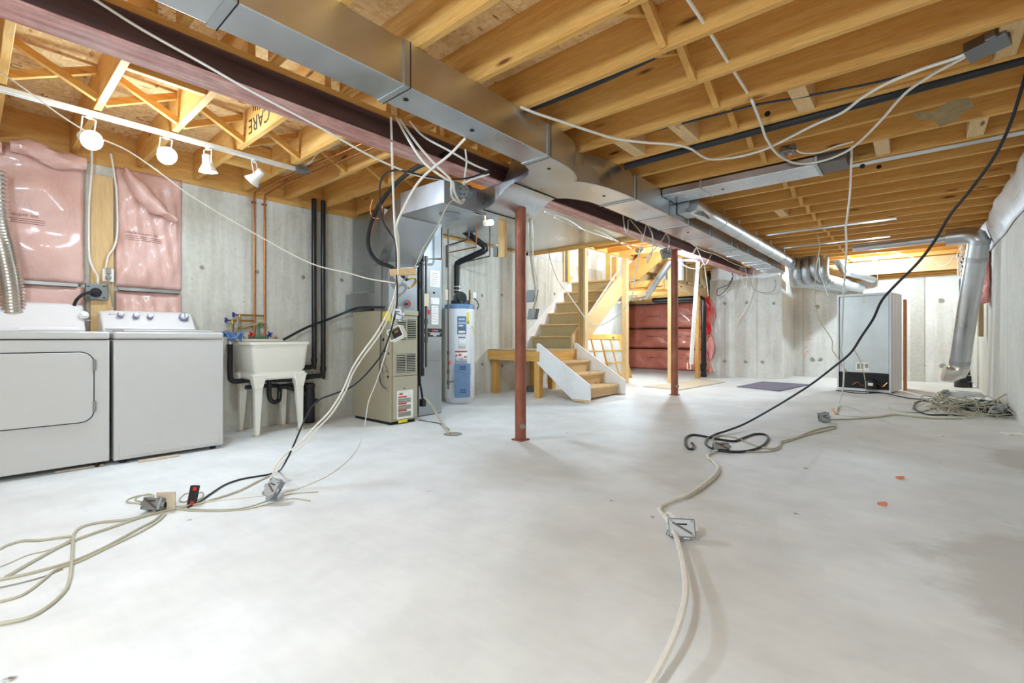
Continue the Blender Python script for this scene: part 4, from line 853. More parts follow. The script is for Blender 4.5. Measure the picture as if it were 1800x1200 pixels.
for u, v, s_ in ((935,520,.05),(937,552,.045)): q = PX(u, v, y=3.5); MB().obox(q, (s_,0,0), (0,.025,0), (.012,0,s_*1.1)).build('box', 'galv_box', t, smooth=False, bevel=.003)
# ================================================================== STAIRS AND FAR END
St = empty('lower_stairs', (-3.6, 5.7, fz(5.5)), 'short lower flight of plywood steps with white side boards', 'stairs')
zb = fz(5.6); ZLn = .715; ys0, ys1 = 5.2, 6.12; nr = 4; rise = (ZLn-zb)/nr; run = .235; xf = -3.27
for k in range(nr-1+1):
    x = xf-run*k; z = zb+rise*(k+1)
    B(x-.018, x, ys0+.02, ys1-.02, z-rise+.0 if k else zb+.03, z-.03).build('riser', 'pale_y', St, smooth=False)
    if k < nr-1: B(x-run-.0, x+.025, ys0+.02, ys1-.02, z-.03, z).build('tread', 'pale_y', St, smooth=False, bevel=.004)
for y in (ys0, ys1):
    s_ = .02
    poly = [V((-3.16, y-.0, zb+.005)), V((-3.16, y, zb+.22)), V((-3.98, y, ZLn+.09)), V((-4.02, y, ZLn+.09)), V((-4.02, y, ZLn-.18)), V((-3.42, y, zb+.005))]
    MB().prism(poly, (0, -.022 if y == ys0 else .022, 0)).build('stringer', 'white_paint', St, smooth=False, bevel=.003)
    B(-3.42, -3.162, y-.024 if y == ys0 else y-.002, y+.002 if y == ys0 else y+.024, zb, zb+.028).build('stringer_foot', 'pale_x', St, smooth=False)
La = empty('stair_landing', (-4.45, 5.7, 0), 'low wooden landing platform between the two stair flights', 'platform')
B(XL+.0, -3.97, 5.19, 6.2, ZLn-.022, ZLn).build('deck', 'stair_x', La, smooth=False, bevel=.003); B(XL+.0, -3.96, 5.18, 5.2, ZLn, ZLn+.006).build('deck_edge', 'white_paint', La, smooth=False)
B(XL+.0, -3.97, 5.165, 5.203, ZLn-.16, ZLn-.022).build('fascia', 'pine_x', La, smooth=False, bevel=.003); B(-4.01, -3.972, 5.203, 6.2, ZLn-.16, ZLn-.022).build('fascia', 'pine_y', La, smooth=False)
for x, y in ((-4.87, 5.24), (-4.02, 5.2), (-4.45, 6.1), (-4.87, 6.15), (-4.0, 6.12)): B(x-.045, x+.045, y-.02, y+.07, fz(y), ZLn-.16 if y > 5.21 else ZLn-.02).build('leg', 'pine_z', La, smooth=False, bevel=.003)
tag(B(-4.62, -4.4, 5.6, 5.75, fz(5.6), fz(5.6)+.08).build('tin_box', 'galv_box', None, smooth=False, bevel=.008), 'small grey metal box on the floor beneath the landing', 'box')
Us = empty('upper_stairs', (-4.5, 6.8, ZLn), 'upper flight of tan wooden steps climbing along the concrete wall', 'stairs')
r2, n2, run2 = .2, 6, .24; xa, xb = XL+.045, -4.06
for k in range(n2):
    y = 6.2+run2*k; z = ZLn+r2*(k+1)
    B(xa, xb, y, y+.018, z-r2+(.0 if k else .001), z-.028).build('riser', 'riser_tan', Us, smooth=False)
    B(xa, xb, y-.032, y+run2, z-.028, z).build('tread', 'pale_x', Us, smooth=False, bevel=.004)
for x0, x1, mt in ((XL+.002, XL+.04, 'white_paint'), (-4.056, -4.02, 'pale_y')):
    e = .13 if mt == 'white_paint' else .05
    MB().prism([V((x0,6.08,ZLn+.002)), V((x0,6.08,ZLn+.15+e)), V((x0,6.2+run2*n2-.1,ZLn+r2*n2+e)), V((x0,6.2+run2*n2+.05,ZLn+r2*n2+e)), V((x0,6.2+run2*n2+.05,ZLn+r2*n2-.25)), V((x0,6.35,ZLn+.002))], (x1-x0,0,0)).build('skirt_board' if mt == 'white_paint' else 'stringer', mt, Us, smooth=False)
MB().prism([V((-4.018,6.3,ZLn+.36)), V((-4.018,6.3,ZLn+.375)), V((-4.018,7.55,ZLn+1.40)), V((-4.018,7.55,ZLn+1.385))], (.02,0,0)).build('white_edge', 'white_paint', Us, smooth=False)
def wpost(x, y, z0, z1, sx, sy, label, mat='pine_z', name='wooden_post', cat='post'):
    return tag(B(x-sx/2, x+sx/2, y-sy/2, y+sy/2, z0, z1).build(name, mat, None, smooth=False, bevel=.003), label, cat)
wpost(-4.0, 6.28, ZLn+.001, 2.31, .038, .089, 'leftmost pine stud rising from the stair landing', 'pine_z', 'stud', 'stud')
wpost(-3.958, 6.28, ZLn+.001, 2.31, .036, .089, 'middle dark pine stud of the trio on the landing', 'stair_z', 'stud', 'stud')
wpost(-3.915, 6.28, .12, 2.31, .038, .089, 'right pale pine stud of the trio on the landing', 'pale_z', 'stud', 'stud')
wpost(-3.985, 7.72, fz(7.7), 2.31, .10, .09, 'stout pine post behind the lower stairs, left of the lattice door', 'pale_z')
wpost(-4.05, 7.45, 1.93, 2.31, .09, .04, 'short pine stud standing at the head of the upper stairs', 'pine_z', 'stud', 'stud')
wpost(-3.37, 8.25, fz(8.2), 2.31, .07, .09, 'pale pine post just left of the brown steel post', 'pale_z')
wpost(-3.36, 9.6, fz(9.5), 1.74, .07, .09, 'pine post under the raised platform beside the white downspout', 'pine_z')
wpost(-3.92, 8.0, 1.93, 2.31, .04, .09, 'pine stud at the foot of the short upper steps', 'pale_z', 'stud', 'stud')
# raised platform
Pf = empty('raised_platform', (-4.4, 9.3, 1.74), 'raised pine-framed platform above the pink insulated recess', 'platform')
B(-4.95, -3.4, 8.04, 9.5, 1.912, 1.93).build('deck', 'stair_x', Pf, smooth=False); B(-5.84, -3.4, 9.72, 11.3, 1.912, 1.93).build('deck', 'stair_x', Pf, smooth=False); B(-4.94, -4.06, 7.66, 8.04, 1.912, 1.93).build('deck', 'stair_x', Pf, smooth=False)
for k in range(8):
    y = 8.06+.42*k; x0 = -4.94 if y < 9.5 else -5.84
    if 9.47 < y < 9.74: continue
    B(x0, -3.44, y, y+.038, 1.75, 1.911).build('joist', 'pine_x', Pf, smooth=False)
B(-3.44, -3.40, 8.04, 11.3, 1.75, 1.911).build('rim_board', 'pale_y', Pf, smooth=False, bevel=.003)
B(-4.94, -3.40, 8.02, 8.058, 1.75, 1.911).build('rim_board', 'pine_x', Pf, smooth=False, bevel=.003)
B(-4.0, -3.4, 7.95, 8.02, 1.80, 1.90).build('ledger', 'pine_x', Pf, smooth=False, bevel=.003)
for y in (8.7, 9.1, 9.5, 9.95, 10.2): B(-3.44, -3.4, y, y+.06, 1.93, 2.31).build('stud', 'pale_z', Pf, smooth=False)
B(-3.45, -3.41, 9.0, 9.5, 1.94, 2.3).build('screen_panel', 'stair_z', Pf, smooth=False); B(-3.45, -3.41, 10.0, 10.25, 1.94, 2.3).build('screen_panel', 'stair_z', Pf, smooth=False)
B(-3.45, -3.40, 8.75, 10.25, 1.93, 1.98).build('plate', 'pale_y', Pf, smooth=False)
# short steps up from the platform (seen from below)
Sh = empty('short_upper_steps', (-3.7, 8.3, 1.93), 'short upper steps seen from beneath, with bright plywood treads', 'stairs')
for y, mt in ((7.93, 'pine_x'), (8.72, 'pine_x')):
    MB().prism([V((-4.02,y,1.94)), V((-3.82,y,1.94)), V((-3.3,y,2.33)), V((-3.3,y,2.53)), V((-3.62,y,2.53)), V((-4.02,y,2.22))], (0,.038,0)).build('carriage', mt, Sh, smooth=False)
for k in range(3):
    x = -3.86+.19*k; z = 2.08+.15*k
    MB().obox((x, 8.345, z-.075), (.008,0,0), (0,.375,0), (0,0,.07)).build('riser', 'pale_y', Sh, smooth=False); MB().obox((x+.09, 8.345, z), (.1,0,0), (0,.375,0), (0,0,.009)).build('tread', 'pale_y', Sh, smooth=False)
bs = V((-2.82, 7.066, 2.13)); Sb = empty('bare_bulb', bs, 'bare bulb glowing behind the brown steel post', 'light bulb')
MB().lathe(bs, (0,0,-1), [(.012,-.05),(.024,-.03),(.032,0),(.026,.026),(0,.036)], 14).build('bulb', 'bulb_on', Sb); MB().lathe(bs+V((0,0,.04)), (0,0,1), [(.03,0),(.05,.04),(.055,.14)], 14).build('socket', 'porcelain', Sb)
lamp('bulb_lamp', bs+V((0,0,-.07)), W_STAIR, .035, parent=Sb)
bu = V((-4.45, 8.35, 1.60)); Un = empty('bare_bulb', bu, 'added fill bulb under the raised platform behind the stout pine post', 'light bulb')  # added bulb, hidden by the post, to brighten the recess insulation
MB().lathe(bu, (0,0,-1), [(.012,-.05),(.024,-.03),(.032,0),(.026,.026),(0,.036)], 14).build('bulb', 'bulb_on', Un); MB().lathe(bu+V((0,0,.04)), (0,0,1), [(.03,0),(.05,.04),(.055,.11)], 14).build('lampholder', 'porcelain', Un)
lamp('bulb_lamp', bu+V((0,0,-.07)), W_UNDER_FILL, .035, parent=Un)
q = V((-4.45, 7.6, 3.45)); Ub = empty('ceiling_globe', q, 'globe ceiling lamp in the white vestibule above the stairs', 'ceiling lamp'); MB().lathe(q, (0,0,1), [(.01,0),(.06,.02),(.09,.06),(.09,.1),(.06,.14),(.05,.15)], 16).build('globe', 'bulb_dim', Ub)
lamp('globe_lamp', q+V((0,0,-.08)), W_UP, .08, (1,.97,.92), parent=Ub)
# insulation in the recess, black stack, duct pieces
for k, (z0, z1) in enumerate(((.1, .62), (.63, 1.12), (1.13, 1.74))):
    def fn(a, b, z0=z0, z1=z1, k=k):
        x = -5.8+2.43*a; e = min(1, 6*min(b, 1-b)+.1); return V((x, 11.36-.05*e*(1+.35*math.sin(9*a*2.4+k)+.25*math.sin(31*a+9*b)), z0+(z1-z0)*b))
    o = MB().grid(fn, 50, 10).build('insulation_batt', 'red_insul', None, fix=False, solid=.004)
    tag(o, ['lowest', 'middle', 'uppermost'][k]+' row of red poly-faced insulation in the recess under the platform', 'insulation', 'red insulation rows under the platform')
    B(-5.8, -3.4, 11.285, 11.30, z1-.012, z1+.006).build('strap', 'dark', o, smooth=False)
    x = -5.2
    while x < -3.6: text('poly_print', 'polytarp super six', (x, 11.262, z0+.28), (1,0,0), (0,0,1), .05, 'ink', o); x += .5
def fold2(a, b): return V((-3.36+.05*math.sin(14*b+3*a)+.1*a, 10.22-.04*math.sin(9*b+5*a)-.03*a, .15+1.55*b))
tag(MB().grid(fold2, 6, 24).build('insulation_flap', 'pink_fluff', None, fix=False, solid=.01), 'ragged pink insulation edge hanging beside the black drain pipe', 'insulation')
def fold3(a, b): return V((-3.38+.09*a+.03*math.sin(11*b), 10.1-.03*math.sin(8*b+3*a), .95+.78*b))
tag(MB().grid(fold3, 5, 20).build('red_sheeting', 'red_poly', None, fix=False, solid=.006), 'bright red plastic sheeting behind the black drain pipe elbow', 'plastic sheet')
t = empty('black_drain_pipe', (-3.3, 9.95, fz(9.9)), 'thick black drain pipe with elbow and cleanout under the platform', 'pipe')
a = PX(1152, 528, y=9.9); b = PX(1228, 526, y=9.9); z0 = fz(9.9); c = FL(1237, 660); yy = 9.9; xc = PX(1237, 600, y=yy).x
MB().tube(spline([V((a.x-.03,yy+.03,a.z+.03)), V((a.x,yy,a.z)), V((a.x+.25,yy,a.z)), V((xc-.14,yy,a.z+.0)), V((xc-.04,yy,a.z-.03)), V((xc,yy,a.z-.13)), V((xc,yy,1.0)), V((xc,yy,z0+.02))], 6), .052, 16).build('pipe', 'black_abs', t)
for z in (z0+.0, z0+.22, a.z-.25): MB().cyl((xc,yy,z), (xc,yy,z+.07), .062, n=16).build('coupling', 'black_abs', t)
MB().cyl((xc-.02,yy-.03,z0+.2), (xc-.05,yy-.1,z0+.2), .055, n=14).build('cleanout_cap', 'black_abs', t)
t = empty('duct_elbow_run', PX(1135, 520, y=7.85), 'thin silver duct hung diagonally below the short upper steps', 'duct')
a = PX(1179, 458, y=7.7); b = PX(1136, 521, y=7.75); c = PX(1050, 530, y=7.9)
MB().tube([a, b+(a-b)*.12, b, b+(c-b)*.06, c], .055, 14).build('pipe', 'galv', t); MB().cyl(b+(a-b)*.05, b+(c-b)*.12, .063, n=14).build('foil_joint', 'foil', t)
t = empty('downspout', PX(1215, 640, y=8.9), 'white rectangular downspout leaning before the insulated recess', 'downspout')
pp = [PX(1194, 457, y=8.6), PX(1207, 456, y=8.6), PX(1227, 458, y=8.6), PX(1226, 480, y=8.6), PX(1215, 640, y=8.9)]
MB().bar(pp[0], pp[2], .06, .05).build('upper_arm', 'porcelain', t, bevel=.008, smooth=False); MB().bar(pp[2]+V((0,0,.025)), pp[4], .065, .05).build('shaft', 'porcelain', t, bevel=.008, smooth=False)
q = pp[4]; MB().tube([q+V((-.06,-.03,.03)), q+V((-.06,-.03,-.09)), q+V((.0,-.03,-.09)), q+V((0,-.03,.05))], .008, 6).build('wire_clip', 'porcelain', t)
# lattice door leaning under the stairs
Ld = empty('lattice_door', (-4.5, 8.0, fz(8)), 'orange wooden lattice door leaning on its side under the stairs', 'door panel')
def ldp(y, h, o=0): return V((-4.40-.24*h+o, y, fz(8)+.005+.86*h))
def ldbar(a, b, wd, th=.035, mat='orange_y', name='rail'):
    MB().bar(a, b, th, wd, (ldp(0,1)-ldp(0,0)).normalized() if abs(a.z-b.z) < .05 else (0,1,0)).build(name, mat, Ld, smooth=False, bevel=.003)
ya, yb = 6.75, 8.8
ldbar(ldp(ya,.05), ldp(yb,.05), .1); ldbar(ldp(ya,.95), ldp(yb,.95), .1)
for y in (ya+.07, yb-.07): MB().bar(ldp(y,.1), ldp(y,.9), .14, .035, (1,0,.28)).build('stile', 'orange_z', Ld, smooth=False)
for y in [ya+.14+(yb-ya-.28)*k/5 for k in range(1, 5)]: MB().bar(ldp(y,.1), ldp(y,.9), .022, .03, (1,0,.28)).build('muntin', 'orange_z', Ld, smooth=False)
for h in (.37, .64): ldbar(ldp(ya+.1,h), ldp(yb-.1,h), .022, .03, name='muntin')
for i in range(5):
    for j, (h0, h1) in enumerate(((.11,.36),(.38,.63),(.65,.89))):
        y0 = ya+.14+(yb-ya-.28)*i/5; y1 = ya+.14+(yb-ya-.28)*(i+1)/5
        MB().loft([[ldp(y0+.01,h0,-.004), ldp(y1-.01,h0,-.004), ldp(y1-.01,h1,-.004), ldp(y0+.01,h1,-.004)], [ldp(y0+.01,h0,.0), ldp(y1-.01,h0,.0), ldp(y1-.01,h1,.0), ldp(y0+.01,h1,.0)]]).build('pane', 'glass', Ld, smooth=False)
q = ldp(8.35, .93, .04); MB().cyl(q, q+V((.03,0,.01)), .02, n=10).build('door_catch', 'steel_grey', Ld)
# ------------------------------------------------------------------ fridge
c0 = V((-.95, 8.74, 0)); e1 = V((.985, -.172, 0)); e2 = V((.172, .985, 0)); zf = fz(8.7)
Fr = empty('refrigerator', c0+e1*.33+e2*.31+V((0,0,zf)), 'white refrigerator turned round to show its bare metal back', 'refrigerator')
wd, dp, ht = .66, .62, 1.46
def fb_(a0, a1, b0, b1, z0, z1): 
    P = [c0+e1*a+e2*b+V((0,0,zf+z)) for z in (z0, z1) for a, b in ((a0,b0),(a1,b0),(a1,b1),(a0,b1))]; return MB().hexa(P)
fb_(0, wd, .03, dp, .02, ht).build('cabinet', 'fridge_side', Fr, smooth=False, bevel=.008)
fb_(0, .022, 0, .03, .02, ht).build('side_flange', 'fridge_side', Fr, smooth=False); fb_(wd-.022, wd, 0, .03, .02, ht).build('side_flange', 'fridge_side', Fr, smooth=False); fb_(.022, wd-.022, 0, .03, ht-.03, ht).build('top_flange', 'fridge_side', Fr, smooth=False)
fb_(.03, wd-.03, .018, .03, .29, ht-.04).build('back_panel', 'fridge_back', Fr, smooth=False, bevel=.003); fb_(.022, wd-.022, .014, .03, .05, .285).build('compressor_bay', 'dark', Fr, smooth=False); fb_(.0, wd, -.004, .03, .015, .05).build('bottom_rail', 'fridge_side', Fr, smooth=False)
fb_(.235, .4, .0165, .018, .32, .44).build('wiring_label', 'paper', Fr, smooth=False)
for (a0,a1,z0,z1) in ((.25,.29,.34,.42),(.30,.33,.34,.42),(.35,.39,.36,.42)): fb_(a0, a1, .0158, .0165, z0, z1).build('label_print', 'grey_cable', Fr, smooth=False)
q = c0+e1*.43+e2*-.02+V((0,0,zf+.06)); MB().lathe(q, (0,0,1), [(.08,0),(.085,.05),(.07,.11),(.03,.14)], 16).build('compressor', 'black_abs', Fr); MB().obox(q+V((0,-.085,.07)), e1*.03, (0,.002,0), (0,0,.02)).build('compressor_label', 'paper', Fr)
MB().tube(spline([c0+e1*.2+V((0,0,zf+.1)), c0+e1*.26+V((0,-.02,zf+.14)), c0+e1*.32+V((0,-.02,zf+.1)), c0+e1*.38+V((0,-.01,zf+.12))]), .006, 6).build('refrigerant_line', 'copper', Fr); MB().tube(spline([c0+e1*.5+V((0,-.01,zf+.15)), c0+e1*.56+V((0,-.02,zf+.1)), c0+e1*.62+V((0,-.01,zf+.16))]), .006, 6).build('refrigerant_line', 'copper', Fr)
fb_(.32, .35, .0175, .02, ht-.14, ht-.10).build('yellow_sticker', 'tag_paper', Fr, smooth=False)
for k in range(4): fb_(wd+.0005, wd+.002, .08+.15*k, .09+.15*k, .04, ht-.02).build('side_rib', 'fridge_side', Fr, smooth=False)
a = FL(1590, 688); o = B(a.x-.02, a.x+.02, 9.35, 9.75, fz(9.5), 1.47).build('leaning_board', 'board_brown', None, smooth=False, bevel=.003); tag(o, 'narrow brown board standing on edge right of the refrigerator', 'board')
# mats
def quad_mat(pts, label, mat, name):
    P = [FL(*q) for q in pts]; mb = MB(); n = 10
    def fn(a, b):
        p = (P[0]*(1-a)+P[1]*a)*(1-b)+(P[3]*(1-a)+P[2]*a)*b; p.z = fz(p.y)+.006; return p
    return tag(mb.grid(fn, n, n).build(name, mat, None, fix=False, solid=.008), label, 'mat')
quad_mat(((1295,680),(1370,688),(1427,676),(1340,671)), 'purple-grey rubber mat on the floor before the refrigerator', 'mat_purple', 'floor_mat')
quad_mat(((1130,680),(1195,686),(1276,672),(1232,667)), 'flat beige cardboard sheet on the floor behind the brown post', 'cardboard', 'cardboard_sheet')
# ------------------------------------------------------------------ far bulb
fbp = PX(1537, 444, y=10.35); Fa = empty('bare_bulb', fbp, 'bare bulb with pull chain glowing before the far wall', 'light bulb')
fbp.z = 2.24; fbp.y = 10.405; Fa.location = fbp; WL[Fa] = fbp.copy(); MB().lathe(fbp, (0,0,-1), [(.012,-.05),(.024,-.03),(.032,0),(.026,.026),(0,.036)], 14).build('bulb', 'bulb_on', Fa); MB().lathe(fbp+V((0,0,.04)), (0,0,1), [(.03,0),(.055,.015),(.06,.03)], 14).build('lampholder', 'porcelain', Fa)
MB().cyl(fbp+V((.04,0,.04)), fbp+V((.04,0,-.52)), .004, n=6).build('pull_chain', 'cream_cable', Fa)
lamp('bulb_lamp', fbp+V((0,0,-.07)), W_FAR, .035, parent=Fa)
# unseen globe behind the camera, added as fill light for the room
for k, (x, y) in enumerate(((-.8, -.9),)):
    p = V((x, y, 2.14)); t = empty('globe_lamp', p, 'added frosted fill globe on the joists directly behind the camera', 'ceiling lamp')
    MB().lathe(p+V((0,0,-.12)), (0,0,1), [(.01,0),(.07,.03),(.11,.09),(.11,.15),(.08,.2),(.06,.23)], 18).build('globe', 'bulb_dim', t); MB().cyl(p+V((0,0,.11)), p+V((0,0,.17)), .065, n=16).build('lampholder', 'porcelain', t); lamp('bulb_lamp', p+V((0,0,-.27)), W_NEAR_FILL, .14, parent=t)
# ------------------------------------------------------------------ right corner
t = empty('leaning_duct', PX(1690, 660, y=10.2), 'long silver duct sloping down from a ceiling elbow at the far right', 'duct')
a = PX(1721, 424, y=8.3); b = PX(1701, 545, y=8.6); c = PX(1686, 645, y=8.85); h0 = PX(1545, 416, y=9.75)
path = [c, b, a, a+V((-.02,.0,.05)), a+V((-.07,.02,.085)), a+V((-.15,.03,.095)), a+V((-.3,.05,.095))]
MB().tube(path, .106, 20).build('pipe', 'galv', t)
MB().tube([a+V((-.3,.05,.095)), a+V((-1.3,.2,.10))], .05, 14).build('horizontal_run', 'galv', t)
for q, f_ in ((a, .0), (a*.75+b*.25, 0), (c*.9+b*.1, 0)): MB().cyl(q+(b-a).normalized()*-.03, q+(b-a).normalized()*.03, .11, n=20).build('tape_band', 'galv_dull', t)
MB().tube([c, c+V((-.02,0,-.06)), c+V((-.1,-.02,-.1)), c+V((-.16,-.03,-.09))], [.116,.115,.11,.11], 16).build('open_boot', 'foil', t)
t = empty('corner_drain_pipe', (.52, 10.6, fz(10.6)), 'black drain pipe in the far right corner behind the sloping duct', 'pipe')
p = PX(1693, 430, y=10.6); MB().tube([(p.x,10.6,fz(10)), (p.x,10.6,2.2)], .05, 14).build('pipe', 'black_abs', t); MB().cyl((p.x,10.6,2.1), (p.x,10.6,2.25), .065, n=14).build('cap', 'black_abs', t)
for z, r in ((.0,.11),(.1,.1),(.2,.085),(.3,.075)): MB().cyl((p.x,10.6,fz(10)+z), (p.x,10.6,fz(10)+z+.09), r, n=16).build('base_collar', 'black_abs', t)
def fpi(a, b): return V((XR-.03-(.05+.03*math.sin(17*b+3*a)+.02*math.sin(41*b))*math.sin(3.1*a), 8.75+.3*a+.03*math.sin(13*b)+.02*math.sin(37*b), 1.35+.9*b))
tag(MB().grid(fpi, 8, 26).build('insulation_flap', 'pink_fluff', None, fix=False, solid=.02), 'torn pink insulation hanging in the far right corner', 'insulation')
wpost(XR-.06, 9.3, .9, 2.05, .05, .09, 'wooden stud against the right wall behind the pink insulation', 'stair_z', 'stud', 'stud')
tag(B(.30, .66, 9.0, 9.25, fz(9), fz(9)+.05).build('metal_cover', 'galv', None, smooth=False, bevel=.004), 'flat metal cover lying behind the cable heap', 'sheet metal')
# panel box at upper right end of the joists
p = PX(1795, 300, x=XR-.03); t = empty('poly_tuft', p, 'white tuft of poly and tape at the right ends of the joists', 'plastic sheet'); MB().grid(lambda a, b: p+V((-.03-.03*math.sin(9*b+4*a), .05*a+.03*math.sin(11*b), .28-.42*b)), 8, 16).build('tuft', 'poly_white', t, fix=False, solid=.006)
# ================================================================== BOXES AND CABLES
def ebox(name, label, c, right, up, sx, sy, sz, cover=True, open_=False, mat='galv_box', shadow=False):
    c = V(c); r = V(right).normalized(); u = V(up).normalized(); u = (u-r*u.dot(r)).normalized(); n = r.cross(u)
    t = empty(name, c, label, 'junction box', None)
    if open_:
        mb = MB(); w_ = .003
        mb.obox(c-n*sz/2, r*sx/2, u*sy/2, n*w_)
        for k in (-1, 1): mb.obox(c+r*k*sx/2, r*w_, u*sy/2, n*sz/2); mb.obox(c+u*k*sy/2, r*sx/2, u*w_, n*sz/2)
        mb.build('box', mat, t, smooth=False)
        MB().obox(c-n*sz*.2, r*sx*.36, u*sy*.4, n*sz*.2).build('device', 'ink', t, bevel=.004)
        MB().obox(c-n*sz*.05+u*sy*.2, r*sx*.15, u*sy*.1, n*.004).build('terminal', 'brass', t)
    else:
        MB().obox(c, r*sx/2, u*sy/2, n*sz/2).build('box', mat, t, smooth=False, bevel=.003)
        if cover: MB().obox(c+n*(sz/2+.002), r*sx*.47, u*sy*.47, n*.002).build('cover', 'galv_dull', t, bevel=.002)
        for k in (-1, 1):
            MB().obox(c+r*k*(sx/2+.006)+n*sz*.4, r*.006, u*.01, n*.002).build('ear', 'galv_dull', t)
            MB().cyl(c+r*k*sx/2, c+r*k*(sx/2+.003), min(sy, sz)*.22, n=10).build('knockout', 'dark', t)
        for ku in (-1, 1):
            for kr in (-1, 1): MB().cyl(c+n*(sz/2+.003)+r*kr*sx*.38+u*ku*sy*.38, c+n*(sz/2+.007)+r*kr*sx*.38+u*ku*sy*.38, .005, n=7).build('screw', 'steel_grey', t)
            MB().obox(c+u*ku*(sy/2+.004)+r*sx*.15, r*sx*.12, u*.004, n*sz*.3).build('clamp', 'galv_dull', t)
        MB().obox(c+n*(sz/2+.006), (r*.8-u*.45).normalized()*sx*.4, (r*.45+u*.8).normalized()*.004, n*.002).build('strap', 'pipe_iron', t)  # dark diagonal bar drawn in place of a cable's shadow on the cover
        MB().cyl(c+n*(sz/2+.004), c+n*(sz/2+.006), .006, n=8).build('screw', 'steel_grey', t); MB().obox(c+n*(sz/2+.0045)+u*sy*.2, r*sx*.2, u*.003, n*.001).build('slot', 'dark', t)
    return t
def fpt(u, v, h): return FL(u, v, h)
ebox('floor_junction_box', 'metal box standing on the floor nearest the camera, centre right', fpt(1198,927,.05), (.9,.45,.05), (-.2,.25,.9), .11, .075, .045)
p = fpt(1177, 935, .02); tag(MB().tube([p+V((0,0,.05)), p+V((-.01,-.01,-.01)), p+V((.02,-.02,-.012)), p+V((.02,-.0,.03))], .002, 5).build('wire_clip', 'steel_grey'), 'thin bent wire clip hooked on the nearest floor box', 'wire')
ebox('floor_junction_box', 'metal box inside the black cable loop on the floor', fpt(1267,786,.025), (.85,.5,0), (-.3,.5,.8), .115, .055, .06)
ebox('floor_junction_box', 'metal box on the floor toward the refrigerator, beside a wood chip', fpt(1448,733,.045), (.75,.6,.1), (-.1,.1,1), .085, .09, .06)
bx2 = ebox('floor_junction_box', 'pale metal box with a tan faceplate on the floor before the dryer', fpt(276,886,.032), (.75,.55,0), (-.3,.3,.9), .10, .06, .08, mat='galv_box')
q = fpt(292, 880, .05); MB().obox(q, V((.55,.6,0))*.055, (0,0,.045), V((.6,-.55,.1))*.004).build('faceplate', 'cardboard', bx2)
tt = empty('receptacle_strip', fpt(340,872,.04), 'small black switch strip with red tabs on the floor', 'outlet')
q = fpt(340, 870, .05); rv = V((-.1,.2,.95)).normalized(); MB().obox(q, V((.8,.5,0)).normalized()*.02, rv*.05, V((.3,-.5,.1)).normalized()*.012).build('body', 'ink', tt, bevel=.003)
for k in (-.035, .035): MB().obox(q+rv*k+V((.3,-.5,.1)).normalized()*.014+V((.012,.006,0)), V((.8,.5,0)).normalized()*.008, rv*.008, V((.3,-.5,.1)).normalized()*.003).build('tab', 'red', tt)
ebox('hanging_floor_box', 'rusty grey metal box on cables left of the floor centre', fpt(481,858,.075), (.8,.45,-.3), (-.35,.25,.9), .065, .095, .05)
q = fpt(483, 873, .012); tag(MB().obox(q, V((.7,.5,0)).normalized()*.035, V((-.5,.7,.1)).normalized()*.03, (0,0,.01)).build('metal_plate', 'galv_dull', None, smooth=False), 'small flat metal plate under the rusty floor box', 'sheet metal')
ebox('hanging_open_box', 'open white switch box dangling before the furnace on cables', PX(698,586,d=3.15), (.8,.45,.45), (-.35,-.1,.85), .095, .075, .06, open_=True, mat='porcelain')
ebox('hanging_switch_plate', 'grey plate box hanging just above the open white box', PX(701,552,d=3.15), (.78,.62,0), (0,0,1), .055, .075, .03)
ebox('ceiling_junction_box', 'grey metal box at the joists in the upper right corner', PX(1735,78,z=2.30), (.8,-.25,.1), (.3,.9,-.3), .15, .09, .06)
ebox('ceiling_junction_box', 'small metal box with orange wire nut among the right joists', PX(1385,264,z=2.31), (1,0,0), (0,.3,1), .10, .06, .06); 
q = PX(1386, 270, z=2.27); tag(MB().cyl(q, q+V((.01,0,-.03)), .009, .005, 8).build('wire_nut', 'orange'), 'orange wire nut below the small joist box', 'connector')
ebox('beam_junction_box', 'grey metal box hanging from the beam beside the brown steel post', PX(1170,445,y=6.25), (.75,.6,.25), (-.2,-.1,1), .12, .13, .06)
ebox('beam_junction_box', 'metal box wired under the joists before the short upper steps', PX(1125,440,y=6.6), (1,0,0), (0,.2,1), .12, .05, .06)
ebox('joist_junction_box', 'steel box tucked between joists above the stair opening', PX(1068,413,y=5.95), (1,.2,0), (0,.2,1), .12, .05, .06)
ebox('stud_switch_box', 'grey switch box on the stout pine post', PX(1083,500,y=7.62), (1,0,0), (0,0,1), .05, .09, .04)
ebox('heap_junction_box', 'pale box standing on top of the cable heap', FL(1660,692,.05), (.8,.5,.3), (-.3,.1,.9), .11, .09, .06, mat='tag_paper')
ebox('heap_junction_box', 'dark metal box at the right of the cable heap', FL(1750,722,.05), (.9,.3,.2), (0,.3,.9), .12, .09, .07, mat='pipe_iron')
# wood block in the hanging cables
o = MB().bar(PX(686,479,d=3.2), PX(731,477,d=3.25), .038, .045).build('wood_block', 'pale_x', None, smooth=False, bevel=.003); tag(o, 'short wood block tied into the hanging cables before the furnace', 'wood block')
o = MB().bar(FL(1464,719,.01), FL(1470,727,.01), .03, .012).build('wood_chip', 'pale_y', None, smooth=False); tag(o, 'small wood chip on the floor beside a metal box', 'wood scrap')
